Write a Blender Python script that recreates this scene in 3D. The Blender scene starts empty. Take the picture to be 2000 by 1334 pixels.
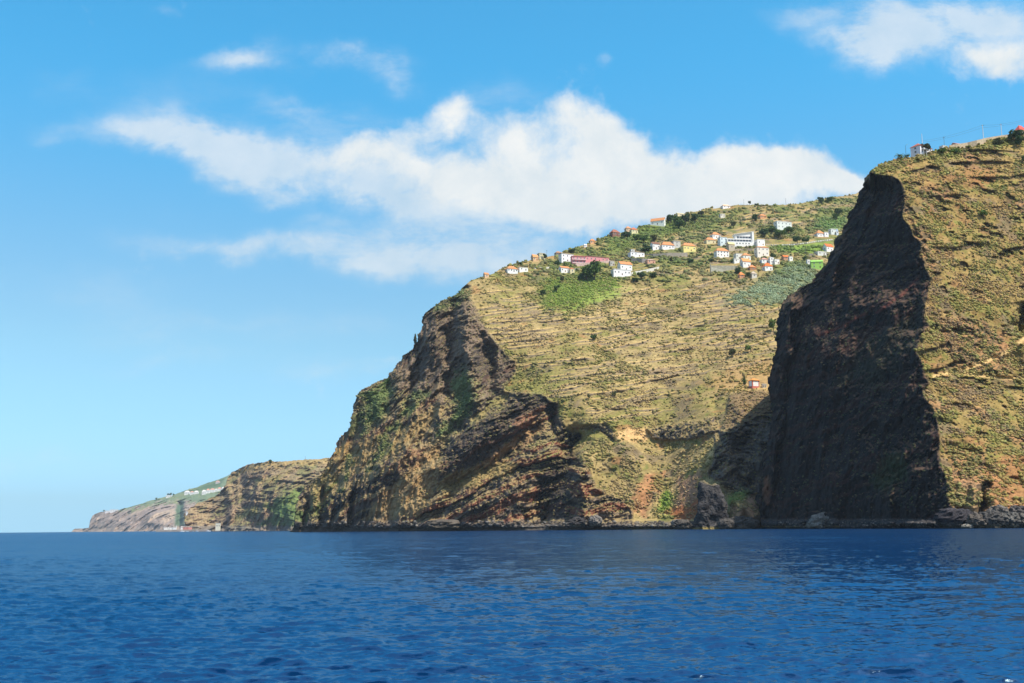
TINT_TOP = (.36, 1.28, 1.30)
TINT_MID = (.80, 1.04, .94)
TINT_HOR = (.58, .93, 1.27)
DENOISE = True
HAZE = 2.9e-5
import bpy, math, random
import numpy as np
scene = bpy.context.scene
C = scene.collection
R = math.radians
rng = np.random.default_rng(7)
random.seed(7)

# ------------------------------------------------------------------ camera model (used to survey the place from the photo)
F = 2144.0; HC = 2.8; PITCH = R(9.61); ROLL = -0.0095
def _rot():
    cx, sx = math.cos(math.pi/2+PITCH), math.sin(math.pi/2+PITCH)
    Rx = np.array([[1,0,0],[0,cx,-sx],[0,sx,cx]])
    c, s = math.cos(ROLL), math.sin(ROLL)
    Rz = np.array([[c,-s,0],[s,c,0],[0,0,1]])
    return Rx @ Rz
CAMR = _rot()
def rays(px, py):
    px = np.asarray(px, float); py = np.asarray(py, float)
    d = np.stack([(px-1000)/F, -(py-667)/F, -np.ones_like(px)], -1) @ CAMR.T
    return d / d[..., 1:2]
def P(px, py, D):
    D = np.asarray(D, float)
    return rays(px, py)*D[..., None] + np.array([0, 0, HC])
def project(p):
    q = (np.asarray(p, float) - np.array([0, 0, HC])) @ CAMR
    return 1000 + F*q[..., 0]/-q[..., 2], 667 - F*q[..., 1]/-q[..., 2]
def hor(px):
    return 1029.9 - 0.0095*(np.asarray(px, float)-1000)
def water_y(px, D):
    return hor(px) + F*HC/D

# ------------------------------------------------------------------ noise
def _h(ix, iy, iz, seed):
    h = (ix*np.uint32(374761393) + iy*np.uint32(668265263) + iz*np.uint32(2147483647 & 1274126177) + np.uint32((seed*974634777) & 0xffffffff))
    h = (h ^ (h >> np.uint32(13)))*np.uint32(1274126177)
    h = (h ^ (h >> np.uint32(16)))*np.uint32(2246822519)
    return ((h ^ (h >> np.uint32(15))) & np.uint32(0xffffff)).astype(np.float32)*np.float32(1/0xffffff)
def vnoise(x, y, z, seed=0):
    fx, fy, fz = np.floor(x), np.floor(y), np.floor(z)
    ix, iy, iz = [f.astype(np.int64).astype(np.uint32) for f in (fx, fy, fz)]
    tx, ty, tz = [(a-b).astype(np.float32) for a, b in ((x, fx), (y, fy), (z, fz))]
    tx, ty, tz = [t*t*t*(t*(t*6-15)+10) for t in (tx, ty, tz)]
    o = np.uint32(1)
    r = 0
    a = _h(ix, iy, iz, seed); a = a + tx*(_h(ix+o, iy, iz, seed)-a)
    b = _h(ix, iy+o, iz, seed); b = b + tx*(_h(ix+o, iy+o, iz, seed)-b)
    a = a + ty*(b-a)
    c = _h(ix, iy, iz+o, seed); c = c + tx*(_h(ix+o, iy, iz+o, seed)-c)
    d = _h(ix, iy+o, iz+o, seed); d = d + tx*(_h(ix+o, iy+o, iz+o, seed)-d)
    c = c + ty*(d-c)
    return (a + tz*(c-a))*2-1
def fbm(p, scale, octv=4, seed=0, gain=.5, ridged=False, stretch=(1,1,1)):
    x = p[..., 0]/(scale*stretch[0]); y = p[..., 1]/(scale*stretch[1]); z = p[..., 2]/(scale*stretch[2])
    out = np.zeros(x.shape, np.float32); amp = 1.0; tot = 0
    for i in range(octv):
        n = vnoise(x, y, z, seed+i*17)
        if ridged: n = 1-2*np.abs(n)
        out += amp*n; tot += amp; amp *= gain
        x, y, z = 2.03*(0.8*x+0.6*y)+11.3, 2.03*(-0.6*x+0.8*y)+4.7, z*2.03+7.9
    return out/tot
def n1(q, seed=0):
    return vnoise(q, np.zeros_like(q), np.zeros_like(q), seed)
def sstep(a, b, x):
    t = np.clip((x-a)/(b-a), 0, 1); return t*t*(3-2*t)
def lerp(a, b, t): return a+(b-a)*t

# ------------------------------------------------------------------ image-survey helpers
def poly_sd(px, py, poly):
    """signed distance to a polygon (negative inside)"""
    poly = np.asarray(poly, float); n = len(poly)
    d2 = np.full(px.shape, 1e18); ins = np.zeros(px.shape, bool)
    for i in range(n):
        x0, y0 = poly[i]; x1, y1 = poly[(i+1) % n]
        ex, ey = x1-x0, y1-y0; L = ex*ex+ey*ey+1e-9
        t = np.clip(((px-x0)*ex+(py-y0)*ey)/L, 0, 1)
        d2 = np.minimum(d2, (px-x0-t*ex)**2+(py-y0-t*ey)**2)
        c = ((y0 <= py) & (y1 > py)) | ((y1 <= py) & (y0 > py))
        ins ^= c & (px < x0+(py-y0)/(ey if abs(ey) > 1e-9 else 1e-9)*ex)
    return np.where(ins, -1, 1)*np.sqrt(d2)
def pmask(px, py, poly, feather=6, jit=0):
    return 1-sstep(-feather, feather, poly_sd(px, py, poly)+jit)
def line_d(px, py, pts):
    """distance to a polyline, signed side (positive on the right of travel in image space), parameter 0..1 along it"""
    pts = np.asarray(pts, float); seg = np.hypot(*np.diff(pts, axis=0).T); cum = np.r_[0, np.cumsum(seg)]; tot = cum[-1]
    best = np.full(px.shape, 1e18); side = np.zeros(px.shape); par = np.zeros(px.shape)
    for i in range(len(pts)-1):
        x0, y0 = pts[i]; ex, ey = pts[i+1]-pts[i]; L = ex*ex+ey*ey
        t = np.clip(((px-x0)*ex+(py-y0)*ey)/L, 0, 1)
        dd = (px-x0-t*ex)**2+(py-y0-t*ey)**2
        m = dd < best
        best = np.where(m, dd, best); side = np.where(m, (ex*(py-y0)-ey*(px-x0)), side); par = np.where(m, (cum[i]+t*seg[i])/tot, par)
    return np.sqrt(best), np.sign(side), par
def stroke(px, py, pts, w, amp):
    pts = np.asarray(pts, float)
    out = np.zeros(px.shape)
    x0, y0 = pts.min(0)-3*w; x1, y1 = pts.max(0)+3*w
    m = (px > x0) & (px < x1) & (py > y0) & (py < y1)
    d, s, t = line_d(px[m], py[m], pts)
    out[m] = amp*np.exp(-(d/w)**2)
    return out
def resample(pts, n):
    pts = np.asarray(pts, float); s = np.r_[0, np.cumsum(np.hypot(*np.diff(pts, axis=0).T))]; s /= s[-1]
    u = np.linspace(0, 1, n)
    return np.stack([np.interp(u, s, pts[:, 0]), np.interp(u, s, pts[:, 1])], -1)
def tfi(B, T, L, Rr, nu, nv):
    B, T = resample(B, nu), resample(T, nu); L, Rr = resample(L, nv), resample(Rr, nv)
    u = np.linspace(0, 1, nu)[None, :, None]; v = np.linspace(0, 1, nv)[:, None, None]
    S = (1-v)*B[None]+v*T[None]+(1-u)*L[:, None]+u*Rr[:, None]
    S -= (1-u)*(1-v)*B[0]+u*(1-v)*B[-1]+(1-u)*v*T[0]+u*v*T[-1]
    return S[..., 0], S[..., 1]
def rough(pts, n, amp, seed):
    """resample a traced outline and give it the small irregularity a real rock or scrub edge has"""
    p = resample(pts, n); s = np.linspace(0, 1, n)*n
    k = sum(n1(s/w, seed+i)*a for i, (w, a) in enumerate(((14, 1.0), (6, .7), (2.5, .5))))
    t = np.gradient(p, axis=0); t /= np.hypot(t[:, 0], t[:, 1])[:, None]+1e-9
    e = np.minimum(1, np.minimum(np.arange(n), np.arange(n)[::-1])/6.)
    return p + np.stack([-t[:, 1], t[:, 0]], -1)*(amp*k*e)[:, None]
def tps(ctrl):
    c = np.asarray(ctrl, float); X = (c[:, :2]-1000)/400; V = np.log(c[:, 2])
    def phi(a, b):
        r2 = ((a[:, None]-b[None])**2).sum(-1); return .5*r2*np.log(r2+1e-9)
    n = len(X); K = phi(X, X)+np.eye(n)*2e-3; Q = np.c_[np.ones(n), X]
    A = np.block([[K, Q], [Q.T, np.zeros((3, 3))]])
    w = np.linalg.solve(A, np.r_[V, 0, 0, 0])
    def f(px, py):
        sh = px.shape; Y = (np.stack([px.ravel(), py.ravel()], -1)-1000)/400; o = np.empty(len(Y))
        for i in range(0, len(Y), 40000):
            y = Y[i:i+40000]; o[i:i+40000] = phi(y, X)@w[:n]+w[n]+y@w[n+1:]
        return np.exp(o).reshape(sh)
    return f

def s2l(c):
    c = np.asarray(c, float)/255.
    return np.where(c <= .04045, c/12.92, ((c+.055)/1.055)**2.4)

# ------------------------------------------------------------------ objects
def tag(o, label=None, cat=None, group=None, kind=None):
    if label: o['label'] = label
    if cat: o['category'] = cat
    if group: o['group'] = group
    if cat and not kind: kind = 'thing'
    if kind: o['kind'] = kind
    return o
def mesh_np(name, V, Fq, mats, col=None, smooth=False, parent=None, tri=False, fcol=None):
    V = np.ascontiguousarray(V, np.float32).reshape(-1, 3); Fq = np.ascontiguousarray(Fq, np.int32); k = Fq.shape[1]
    me = bpy.data.meshes.new(name)
    me.vertices.add(len(V)); me.vertices.foreach_set('co', V.ravel())
    me.loops.add(Fq.size); me.loops.foreach_set('vertex_index', Fq.ravel())
    me.polygons.add(len(Fq)); me.polygons.foreach_set('loop_start', np.arange(0, Fq.size, k, dtype=np.int32))
    me.polygons.foreach_set('use_smooth', np.full(len(Fq), smooth, bool))
    if col is not None:
        a = me.color_attributes.new('Col', 'FLOAT_COLOR', 'POINT')
        c = np.ones((len(V), 4), np.float32); c[:, :3] = col.reshape(-1, 3); a.data.foreach_set('color', c.ravel())
    me.update(calc_edges=True)
    for m in (mats if isinstance(mats, (list, tuple)) else [mats]): me.materials.append(m)
    o = bpy.data.objects.new(name, me); C.objects.link(o)
    if parent: o.parent = parent
    return o
def grid_faces(nv, nu):
    i = np.arange(nv*nu).reshape(nv, nu)
    return np.stack([i[:-1, :-1], i[:-1, 1:], i[1:, 1:], i[1:, :-1]], -1).reshape(-1, 4)
def empty(name, loc, rz=0):
    o = bpy.data.objects.new(name, None); C.objects.link(o); o.location = loc; o.rotation_euler = (0, 0, rz); o.empty_display_size = 1; return o
class MB:
    """collects polygons, builds one mesh object"""
    def __init__(s): s.v = []; s.f = []; s.m = []
    def add(s, v, f, mi=0):
        b = len(s.v); s.v += [tuple(x) for x in v]; s.f += [tuple(i+b for i in q) for q in f]; s.m += [mi]*len(f)
    def box(s, x0, x1, y0, y1, z0, z1, mi=0, shear=0):
        v = [(x0,y0,z0),(x1,y0,z0),(x1,y1,z0),(x0,y1,z0),(x0,y0,z1),(x1,y0,z1),(x1,y1,z1),(x0,y1,z1)]
        s.add(v, [(0,3,2,1),(4,5,6,7),(0,1,5,4),(1,2,6,5),(2,3,7,6),(3,0,4,7)], mi)
    def tube(s, pts, rad, n=6, mi=0, cap=True):
        pts = np.asarray(pts, float); rad = np.broadcast_to(rad, len(pts)); base = len(s.v)
        for i, p in enumerate(pts):
            t = pts[min(i+1, len(pts)-1)]-pts[max(i-1, 0)]; t = t/(np.linalg.norm(t)+1e-9)
            a = np.cross(t, (0.31, .95, .1)); a /= np.linalg.norm(a)+1e-9; b = np.cross(t, a)
            for k in range(n):
                th = 2*math.pi*k/n; s.v.append(tuple(p+rad[i]*(math.cos(th)*a+math.sin(th)*b)))
        for i in range(len(pts)-1):
            for k in range(n):
                s.f.append((base+i*n+k, base+i*n+(k+1) % n, base+(i+1)*n+(k+1) % n, base+(i+1)*n+k)); s.m.append(mi)
        if cap:
            e = base+(len(pts)-1)*n
            s.f.append(tuple(base+k for k in range(n))[::-1]); s.m.append(mi); s.f.append(tuple(e+k for k in range(n))); s.m.append(mi)
    def build(s, name, mats, parent=None, smooth=False):
        me = bpy.data.meshes.new(name); me.from_pydata(s.v, [], s.f); me.validate()
        mats = mats if isinstance(mats, (list, tuple)) else [mats]
        for m in mats: me.materials.append(m)
        if len(mats) > 1:
            for p, mi in zip(me.polygons, s.m): p.material_index = mi
        if smooth:
            for p in me.polygons: p.use_smooth = True
        o = bpy.data.objects.new(name, me); C.objects.link(o)
        if parent: o.parent = parent
        return o

# ------------------------------------------------------------------ materials
def new_mat(name):
    m = bpy.data.materials.new(name); m.use_nodes = True; nt = m.node_tree; nt.nodes.clear()
    out = nt.nodes.new('ShaderNodeOutputMaterial'); b = nt.nodes.new('ShaderNodeBsdfPrincipled'); nt.links.new(b.outputs[0], out.inputs[0])
    return m, nt, b
def attr_mat(name, var=.35, scale=.6, rough=.95, bump=0.0, bscale=.5, spec=.15):
    m, nt, b = new_mat(name); N, L = nt.nodes.new, nt.links.new
    at = N('ShaderNodeVertexColor'); at.layer_name = 'Col'
    g = N('ShaderNodeNewGeometry')
    no = N('ShaderNodeTexNoise'); no.inputs['Scale'].default_value = scale; no.inputs['Detail'].default_value = 5; no.inputs['Roughness'].default_value = .65
    L(g.outputs['Position'], no.inputs['Vector'])
    mr = N('ShaderNodeMapRange'); mr.inputs[1].default_value = .3; mr.inputs[2].default_value = .7; mr.inputs[3].default_value = 1-var; mr.inputs[4].default_value = 1+var
    L(no.outputs['Fac'], mr.inputs[0])
    mx = N('ShaderNodeVectorMath'); mx.operation = 'SCALE'; L(at.outputs['Color'], mx.inputs[0]); L(mr.outputs[0], mx.inputs['Scale'])
    L(mx.outputs[0], b.inputs['Base Color'])
    b.inputs['Roughness'].default_value = rough; b.inputs['Specular IOR Level'].default_value = spec
    if bump:
        n2 = N('ShaderNodeTexNoise'); n2.inputs['Scale'].default_value = bscale; n2.inputs['Detail'].default_value = 6; L(g.outputs['Position'], n2.inputs['Vector'])
        bp = N('ShaderNodeBump'); bp.inputs['Strength'].default_value = bump; bp.inputs['Distance'].default_value = 1.0; L(n2.outputs['Fac'], bp.inputs['Height']); L(bp.outputs[0], b.inputs['Normal'])
    return m
_mc = {}
def paint(rgb, var=.10, scale=.8, rough=.8, key=''):
    """weathered plaster / tile / concrete of one sRGB colour"""
    k = (tuple(rgb), var, scale, rough)
    if k in _mc: return _mc[k]
    m, nt, b = new_mat('surface_%d_%d_%d' % tuple(rgb)); N, L = nt.nodes.new, nt.links.new
    g = N('ShaderNodeNewGeometry'); no = N('ShaderNodeTexNoise'); no.inputs['Scale'].default_value = scale; no.inputs['Detail'].default_value = 6
    L(g.outputs['Position'], no.inputs['Vector'])
    mr = N('ShaderNodeMapRange'); mr.inputs[1].default_value = .3; mr.inputs[2].default_value = .7; mr.inputs[3].default_value = 1-var; mr.inputs[4].default_value = 1+var*.5
    L(no.outputs['Fac'], mr.inputs[0])
    mx = N('ShaderNodeVectorMath'); mx.operation = 'SCALE'; mx.inputs[0].default_value = tuple(s2l(rgb)); L(mr.outputs[0], mx.inputs['Scale'])
    L(mx.outputs[0], b.inputs['Base Color']); b.inputs['Roughness'].default_value = rough; b.inputs['Specular IOR Level'].default_value = .3
    _mc[k] = m; return m
# ------------------------------------------------------------------ camera, sun, sky, haze
cam = bpy.data.cameras.new('camera'); camo = bpy.data.objects.new('camera', cam); C.objects.link(camo); scene.camera = camo
cam.sensor_width = 36; cam.sensor_fit = 'HORIZONTAL'; cam.lens = 36*F/2000; cam.clip_start = .5; cam.clip_end = 60000
camo.location = (0, 0, HC)
from mathutils import Matrix, Vector
camo.matrix_world = Matrix.Translation((0, 0, HC)) @ Matrix(CAMR.tolist()).to_4x4()

SUN_EL, SUN_AZ = R(58.5), math.atan2(.82, -.57)          # azimuth from +Y towards +X
sd = Vector((math.sin(SUN_AZ)*math.cos(SUN_EL), math.cos(SUN_AZ)*math.cos(SUN_EL), math.sin(SUN_EL)))
sl = bpy.data.lights.new('sun', 'SUN'); sl.energy = 5.0; sl.angle = R(.53); sl.color = (1, .955, .87)
so = bpy.data.objects.new('sun', sl); C.objects.link(so); so.rotation_euler = (-sd).to_track_quat('-Z', 'Y').to_euler()

w = bpy.data.worlds.new("World"); scene.world = w; w.use_nodes = True
nt = w.node_tree; nt.nodes.clear(); N, L = nt.nodes.new, nt.links.new
out = N('ShaderNodeOutputWorld'); bg = N('ShaderNodeBackground'); L(bg.outputs[0], out.inputs[0]); bg.inputs['Strength'].default_value = .15
sky = N('ShaderNodeTexSky'); sky.sky_type = 'NISHITA'; sky.sun_disc = False; sky.sun_elevation = SUN_EL; sky.sun_rotation = SUN_AZ
sky.air_density = 1.0; sky.dust_density = 1.0; sky.ozone_density = 6
def math_(op, a, b=None, c=None):
    n = N('ShaderNodeMath'); n.operation = op
    for i, x in enumerate((a, b, c)):
        if x is None: continue
        if isinstance(x, (int, float)): n.inputs[i].default_value = x
        else: L(x, n.inputs[i])
    return n.outputs[0]
geo = N('ShaderNodeTexCoord'); sep = N('ShaderNodeSeparateXYZ'); L(geo.outputs['Generated'], sep.inputs[0])
zz_ = math_('MAXIMUM', sep.outputs['Z'], .028); cz = N('ShaderNodeCombineXYZ'); L(sep.outputs['X'], cz.inputs[0]); L(sep.outputs['Y'], cz.inputs[1]); L(zz_, cz.inputs[2]); L(cz.outputs[0], sky.inputs[0])
yy = math_('MAXIMUM', sep.outputs['Y'], .02)
cu = math_('DIVIDE', sep.outputs['X'], yy); cv = math_('DIVIDE', sep.outputs['Z'], yy)
comb = N('ShaderNodeCombineXYZ'); L(cu, comb.inputs[0]); L(cv, comb.inputs[1])
UV = comb.outputs[0]
def noise(vec, scale, detail, rough, dist=0, off=(0,0,0), sc=(1,1,1)):
    mp = N('ShaderNodeMapping'); mp.inputs['Location'].default_value = off; mp.inputs['Scale'].default_value = sc; L(vec, mp.inputs[0])
    n = N('ShaderNodeTexNoise'); n.inputs['Scale'].default_value = scale; n.inputs['Detail'].default_value = detail; n.inputs['Roughness'].default_value = rough; n.inputs['Distortion'].default_value = dist
    L(mp.outputs[0], n.inputs[0]); return n
# slow warp so the cloud masses have torn edges
wn = noise(UV, 9, 5, .6)
wv = N('ShaderNodeVectorMath'); wv.operation = 'SUBTRACT'; L(wn.outputs['Color'], wv.inputs[0]); wv.inputs[1].default_value = (.5, .5, .5)
ws = N('ShaderNodeVectorMath'); ws.operation = 'SCALE'; L(wv.outputs[0], ws.inputs[0]); ws.inputs['Scale'].default_value = .075
wa = N('ShaderNodeVectorMath'); wa.operation = 'ADD'; L(UV, wa.inputs[0]); L(ws.outputs[0], wa.inputs[1]); WUV = wa.outputs[0]
def blobs(lst):
    acc = None
    for (px, py, rx, ry, s, ang) in lst:
        d = rays(px, py); ux, uz = d[0], d[2]
        mp = N('ShaderNodeMapping'); mp.vector_type = 'TEXTURE'
        mp.inputs['Location'].default_value = (ux, uz, 0); mp.inputs['Rotation'].default_value = (0, 0, R(ang)); mp.inputs['Scale'].default_value = (rx/F, ry/F, 1)
        L(WUV, mp.inputs[0])
        dt = N('ShaderNodeVectorMath'); dt.operation = 'DOT_PRODUCT'; L(mp.outputs[0], dt.inputs[0]); L(mp.outputs[0], dt.inputs[1])
        e = math_('EXPONENT', math_('MULTIPLY', dt.outputs['Value'], -1.0))
        acc = math_('MULTIPLY', e, s) if acc is None else math_('MULTIPLY_ADD', e, s, acc)
    return acc
cumulus = blobs([
 (800,300,110,40,.55,-4),(720,290,80,24,.5,0),(985,235,60,40,.4,0),(760,262,60,20,.4,0),(1240,262,50,22,.45,0),(1310,310,50,26,.4,0),(1440,312,50,22,.4,0),(1500,292,45,20,.4,0),(1575,300,50,22,.5,0),(1690,352,50,30,.8,0),(900,335,150,65,.9,-4),(1050,345,150,70,1,0),(1010,395,150,50,.7,-6),
 (895,215,50,36,.85,0),(830,235,70,30,.6,0),(1110,225,55,45,.95,0),(1165,255,60,40,.8,0),(1010,270,70,40,.55,0),
 (1200,300,90,50,.9,0),(1270,330,90,55,.95,0),(1400,350,110,55,1,0),(1535,325,85,45,1,0),(1640,350,62,34,.95,0),(1600,340,40,25,.6,0),
 (1250,400,170,40,.8,0),(1480,385,190,38,.9,0),(1120,420,130,40,.6,0),
 (650,300,120,34,.45,-4),
 (1965,118,95,36,1.0,0),(1990,70,80,60,.6,0),(1950,150,60,26,.55,0),(1900,105,40,22,.4,-10)])
wisps = blobs([
 (320,266,170,34,.9,-8),(460,290,180,44,.95,-6),(620,315,190,52,1.0,-8),(400,325,130,28,.5,-10),(700,240,110,40,.35,0),(760,360,150,40,.75,-12),(610,365,150,34,.6,-10),(900,420,150,40,.6,-14),(980,210,120,50,.4,0),(290,215,90,26,.25,-10),(720,360,130,30,.4,-14),(850,400,120,34,.4,-16),
 (470,112,90,24,.8,2),(720,108,90,26,.75,-8),(775,145,50,30,.65,-20),(580,208,80,26,.5,-8),(1172,125,20,20,.55,0),(600,100,150,50,.18,0),
 (430,470,200,26,.66,-5),(690,490,200,38,.78,-6),(880,512,150,46,.85,-8),(980,470,150,60,.85,0),(520,388,45,16,.4,0),(640,425,60,18,.35,-6),(350,410,80,18,.22,0),(780,450,150,30,.3,-6),
 (1740,60,120,62,.9,-10),(1640,80,80,34,.7,-12),(1735,120,48,40,.85,0),(1850,35,140,60,.9,0),(1940,40,110,60,.85,0),(1570,20,80,26,.45,0),(1800,90,100,40,.5,0),(120,150,60,40,.15,-30),
 (690,735,200,18,.42,0),(430,705,240,20,.34,0),(760,720,60,10,.3,0),(300,650,280,40,.3,-2),(90,905,220,40,.4,0),(200,560,220,60,.28,-4),(620,640,200,40,.3,0),(350,180,260,60,.22,-6),(320,12,30,14,.3,0),(110,260,40,20,.25,0)])
n_a = noise(UV, 13, 10, .66, .25)
n_b = noise(UV, 10, 10, .66, .25, (3.1, 1.7, 0), (1, 2.0, 1))
n_e = noise(UV, 48, 6, .62, .4)
edge_n = math_('MULTIPLY_ADD', math_('SUBTRACT', n_e.outputs['Fac'], .5), .7, math_('MULTIPLY', math_('SUBTRACT', n_a.outputs['Fac'], .5), 1.5))
cum_d = math_('ADD', cumulus, edge_n)
def smooth(v, a, b, lo=0., hi=1.):
    m = N('ShaderNodeMapRange'); m.interpolation_type = 'SMOOTHSTEP'
    m.inputs[1].default_value = a; m.inputs[2].default_value = b; m.inputs[3].default_value = lo; m.inputs[4].default_value = hi; L(v, m.inputs[0]); return m.outputs[0]
cum_a = smooth(cum_d, .20, 1.22)
wis_d = math_('MULTIPLY', wisps, smooth(n_b.outputs['Fac'], .28, .72, .38, 1.55))
wis_a = smooth(wis_d, .05, 1.35, 0, .68)
alpha = math_('SUBTRACT', 1.0, math_('MULTIPLY', math_('SUBTRACT', 1.0, cum_a), math_('SUBTRACT', 1.0, wis_a)))
# cloud brightness: lit tops, greyer bellies (denser cloud towards the sun = less light)
n_s = noise(UV, 13, 10, .66, .25, (-.018, -.03, 0))
n_c = noise(UV, 30, 6, .6, .4)
lit = math_('ADD', math_('SUBTRACT', n_a.outputs['Fac'], n_s.outputs['Fac']), math_('MULTIPLY', math_('SUBTRACT', n_c.outputs['Fac'], .5), .25))
bell = smooth(cv, .25, .40, 0, 1)
bright = math_('ADD', math_('MULTIPLY_ADD', lit, 1.5, .5), math_('MULTIPLY', bell, .25))
cr = N('ShaderNodeMix'); cr.data_type = 'RGBA'; L(bright, cr.inputs['Factor'])
cr.inputs[6].default_value = (3.5, 4.1, 4.5, 1); cr.inputs[7].default_value = (5.0, 5.1, 5.05, 1)
# the air the photo shows is more cyan overhead than the model's
def mixn(f, a, b_):
    n = N('ShaderNodeMix'); n.data_type = 'RGBA'; L(f, n.inputs['Factor'])
    for i, x in ((6, a), (7, b_)):
        if isinstance(x, tuple): n.inputs[i].default_value = x+(1,)
        else: L(x, n.inputs[i])
    return n.outputs[2]
el = sep.outputs['Z']
tcol = mixn(smooth(sep.outputs['Y'], .10, -.25), mixn(smooth(el, .66, .9), mixn(smooth(el, .17, .42), mixn(smooth(el, .0, .17), TINT_HOR, TINT_MID), TINT_TOP), (.62, .80, .86)), (.95, .95, .90))
tint = N('ShaderNodeMix'); tint.data_type = 'RGBA'; tint.blend_type = 'MULTIPLY'; tint.inputs['Factor'].default_value = 1
L(sky.outputs[0], tint.inputs[6]); L(tcol, tint.inputs[7])
fin = N('ShaderNodeMix'); fin.data_type = 'RGBA'; L(alpha, fin.inputs['Factor']); L(tint.outputs[2], fin.inputs[6]); L(cr.outputs[2], fin.inputs[7])
L(fin.outputs[2], bg.inputs['Color'])

vs = scene.view_settings; vs.view_transform = 'Standard'; vs.look = 'None'; vs.gamma = 1; vs.exposure = .3; vs.use_curve_mapping = False
cy = scene.cycles; cy.max_bounces = 6; cy.diffuse_bounces = 2; cy.glossy_bounces = 2; cy.volume_bounces = 0; cy.transparent_max_bounces = 4
cy.use_adaptive_sampling = False; cy.use_denoising = DENOISE; cy.sample_clamp_direct = 2.5; cy.sample_clamp_indirect = 3; cy.caustics_reflective = False; cy.caustics_refractive = False

# the air over the water
hb = MB(); hb.box(-12000, 12000, -900, 10500, -9, 900)
hm = bpy.data.materials.new('haze_air'); hm.use_nodes = True; hn = hm.node_tree; hn.nodes.clear()
ho = hn.nodes.new('ShaderNodeOutputMaterial'); pv = hn.nodes.new('ShaderNodeVolumePrincipled'); hn.links.new(pv.outputs[0], ho.inputs['Volume'])
pv.inputs['Color'].default_value = (.74, .88, 1, 1); pv.inputs['Density'].default_value = HAZE; pv.inputs['Anisotropy'].default_value = 0
if HAZE: tag(hb.build('haze', hm), 'thin blue haze lying over the sea and coast', 'haze', kind='stuff')
# ------------------------------------------------------------------ sea
def ocean_tile(Lm, n, wind, seed, spread=2, lo=0, hi=1e9, ang=0.0):
    r = np.random.default_rng(seed); k1 = np.fft.fftfreq(n, Lm/n)*2*np.pi
    kx, ky = np.meshgrid(k1, k1); k = np.hypot(kx, ky); k[0, 0] = 1
    Lp = wind*wind/9.81; S = np.exp(-1/(k*Lp)**2)/k**4
    c = (kx*math.sin(ang)+ky*math.cos(ang))/k
    S *= .02+np.abs(c)**spread
    S *= (k > lo) & (k < hi); S[0, 0] = 0
    h = (r.normal(size=(n, n))+1j*r.normal(size=(n, n)))*np.sqrt(S)
    H = np.fft.ifft2(h).real; sc = 1/H.std()
    X = np.fft.ifft2(-1j*kx/k*h).real*sc; Y = np.fft.ifft2(-1j*ky/k*h).real*sc
    return (H*sc, X, Y, Lm, n)
def samp(tile, x, y):
    _, _, _, Lm, n = tile
    fx = (x/Lm*n) % n; fy = (y/Lm*n) % n
    i0 = fx.astype(int) % n; j0 = fy.astype(int) % n; i1 = (i0+1) % n; j1 = (j0+1) % n; tx = fx-np.floor(fx); ty = fy-np.floor(fy)
    return [(A[j0, i0]*(1-tx)+A[j0, i1]*tx)*(1-ty)+(A[j1, i0]*(1-tx)+A[j1, i1]*tx)*ty for A in tile[:3]]
drops = np.r_[np.geomspace(.74, 10, 110)[:-1], np.arange(10, 45, .7), np.arange(45, 380, .5), np.geomspace(382, 3500, 90)][::-1]     # rows, as drop below the horizon
SD = F*HC/drops
cols = np.r_[-np.geomspace(14000, 1950, 70), np.linspace(-1900, -120, 60)[:-1], np.arange(-120, 2120, 2.2), np.linspace(2122, 3900, 60), np.geomspace(3950, 16000, 70)]
gx = ((cols-1000)/F)[None, :]*SD[:, None]; gy = np.repeat(SD[:, None], len(cols), 1)
sp = np.gradient(SD)[:, None]*np.ones_like(gx)
z = np.zeros_like(gx); ox = np.zeros_like(gx); oy = np.zeros_like(gx)
near = 1
for (Lm, n, wind, seed, a, rot, lo, hi, ch, lam) in (
        (173, 256, 6.0, 3, .022, .30, 0, .9, .6, 14), (61, 256, 3.2, 5, .020, -.14, .7, 5, .9, 3.0), (23.7, 512, 2.2, 8, .033, .10, 3.4, 34, .55, 1.0), (7.3, 512, 1.2, 11, .017, -.16, 6, 120, .45, .4)):
    c, s = math.cos(rot), math.sin(rot)
    H, X, Y = samp(ocean_tile(Lm, n, wind, seed, 12, lo, hi), c*gx-s*gy, s*gx+c*gy)
    att = np.clip(2.2*lam/np.abs(sp), .0, 1)**.5*a
    z += att*H; ox -= ch*att*(c*X+s*Y); oy -= ch*att*(-s*X+c*Y)
patch = fbm(np.stack([gx, gy, gx*0], -1), 38, 3, 77)
k = 1+.45*patch
V = np.stack([np.clip(gx, -11500, 11500)+ox*k, gy+oy*k, z*k], -1)
yb_ = np.linspace(-800, 7600, 43); xb_ = np.linspace(-11500, 11500, 116); XB, YB = np.meshgrid(xb_, yb_); VB = np.stack([XB, YB, XB*0-.45], -1)      # the sea all round, under the rippled sheet
m, nt, b = new_mat('sea_water'); N, L = nt.nodes.new, nt.links.new
g = N('ShaderNodeNewGeometry'); mp = N('ShaderNodeMapping'); mp.inputs['Scale'].default_value = (.5, 1, 1); L(g.outputs['Position'], mp.inputs[0])
n1_ = N('ShaderNodeTexNoise'); n1_.inputs['Scale'].default_value = 9.0; n1_.inputs['Detail'].default_value = 4; n1_.inputs['Roughness'].default_value = .6; L(mp.outputs[0], n1_.inputs[0])
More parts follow.
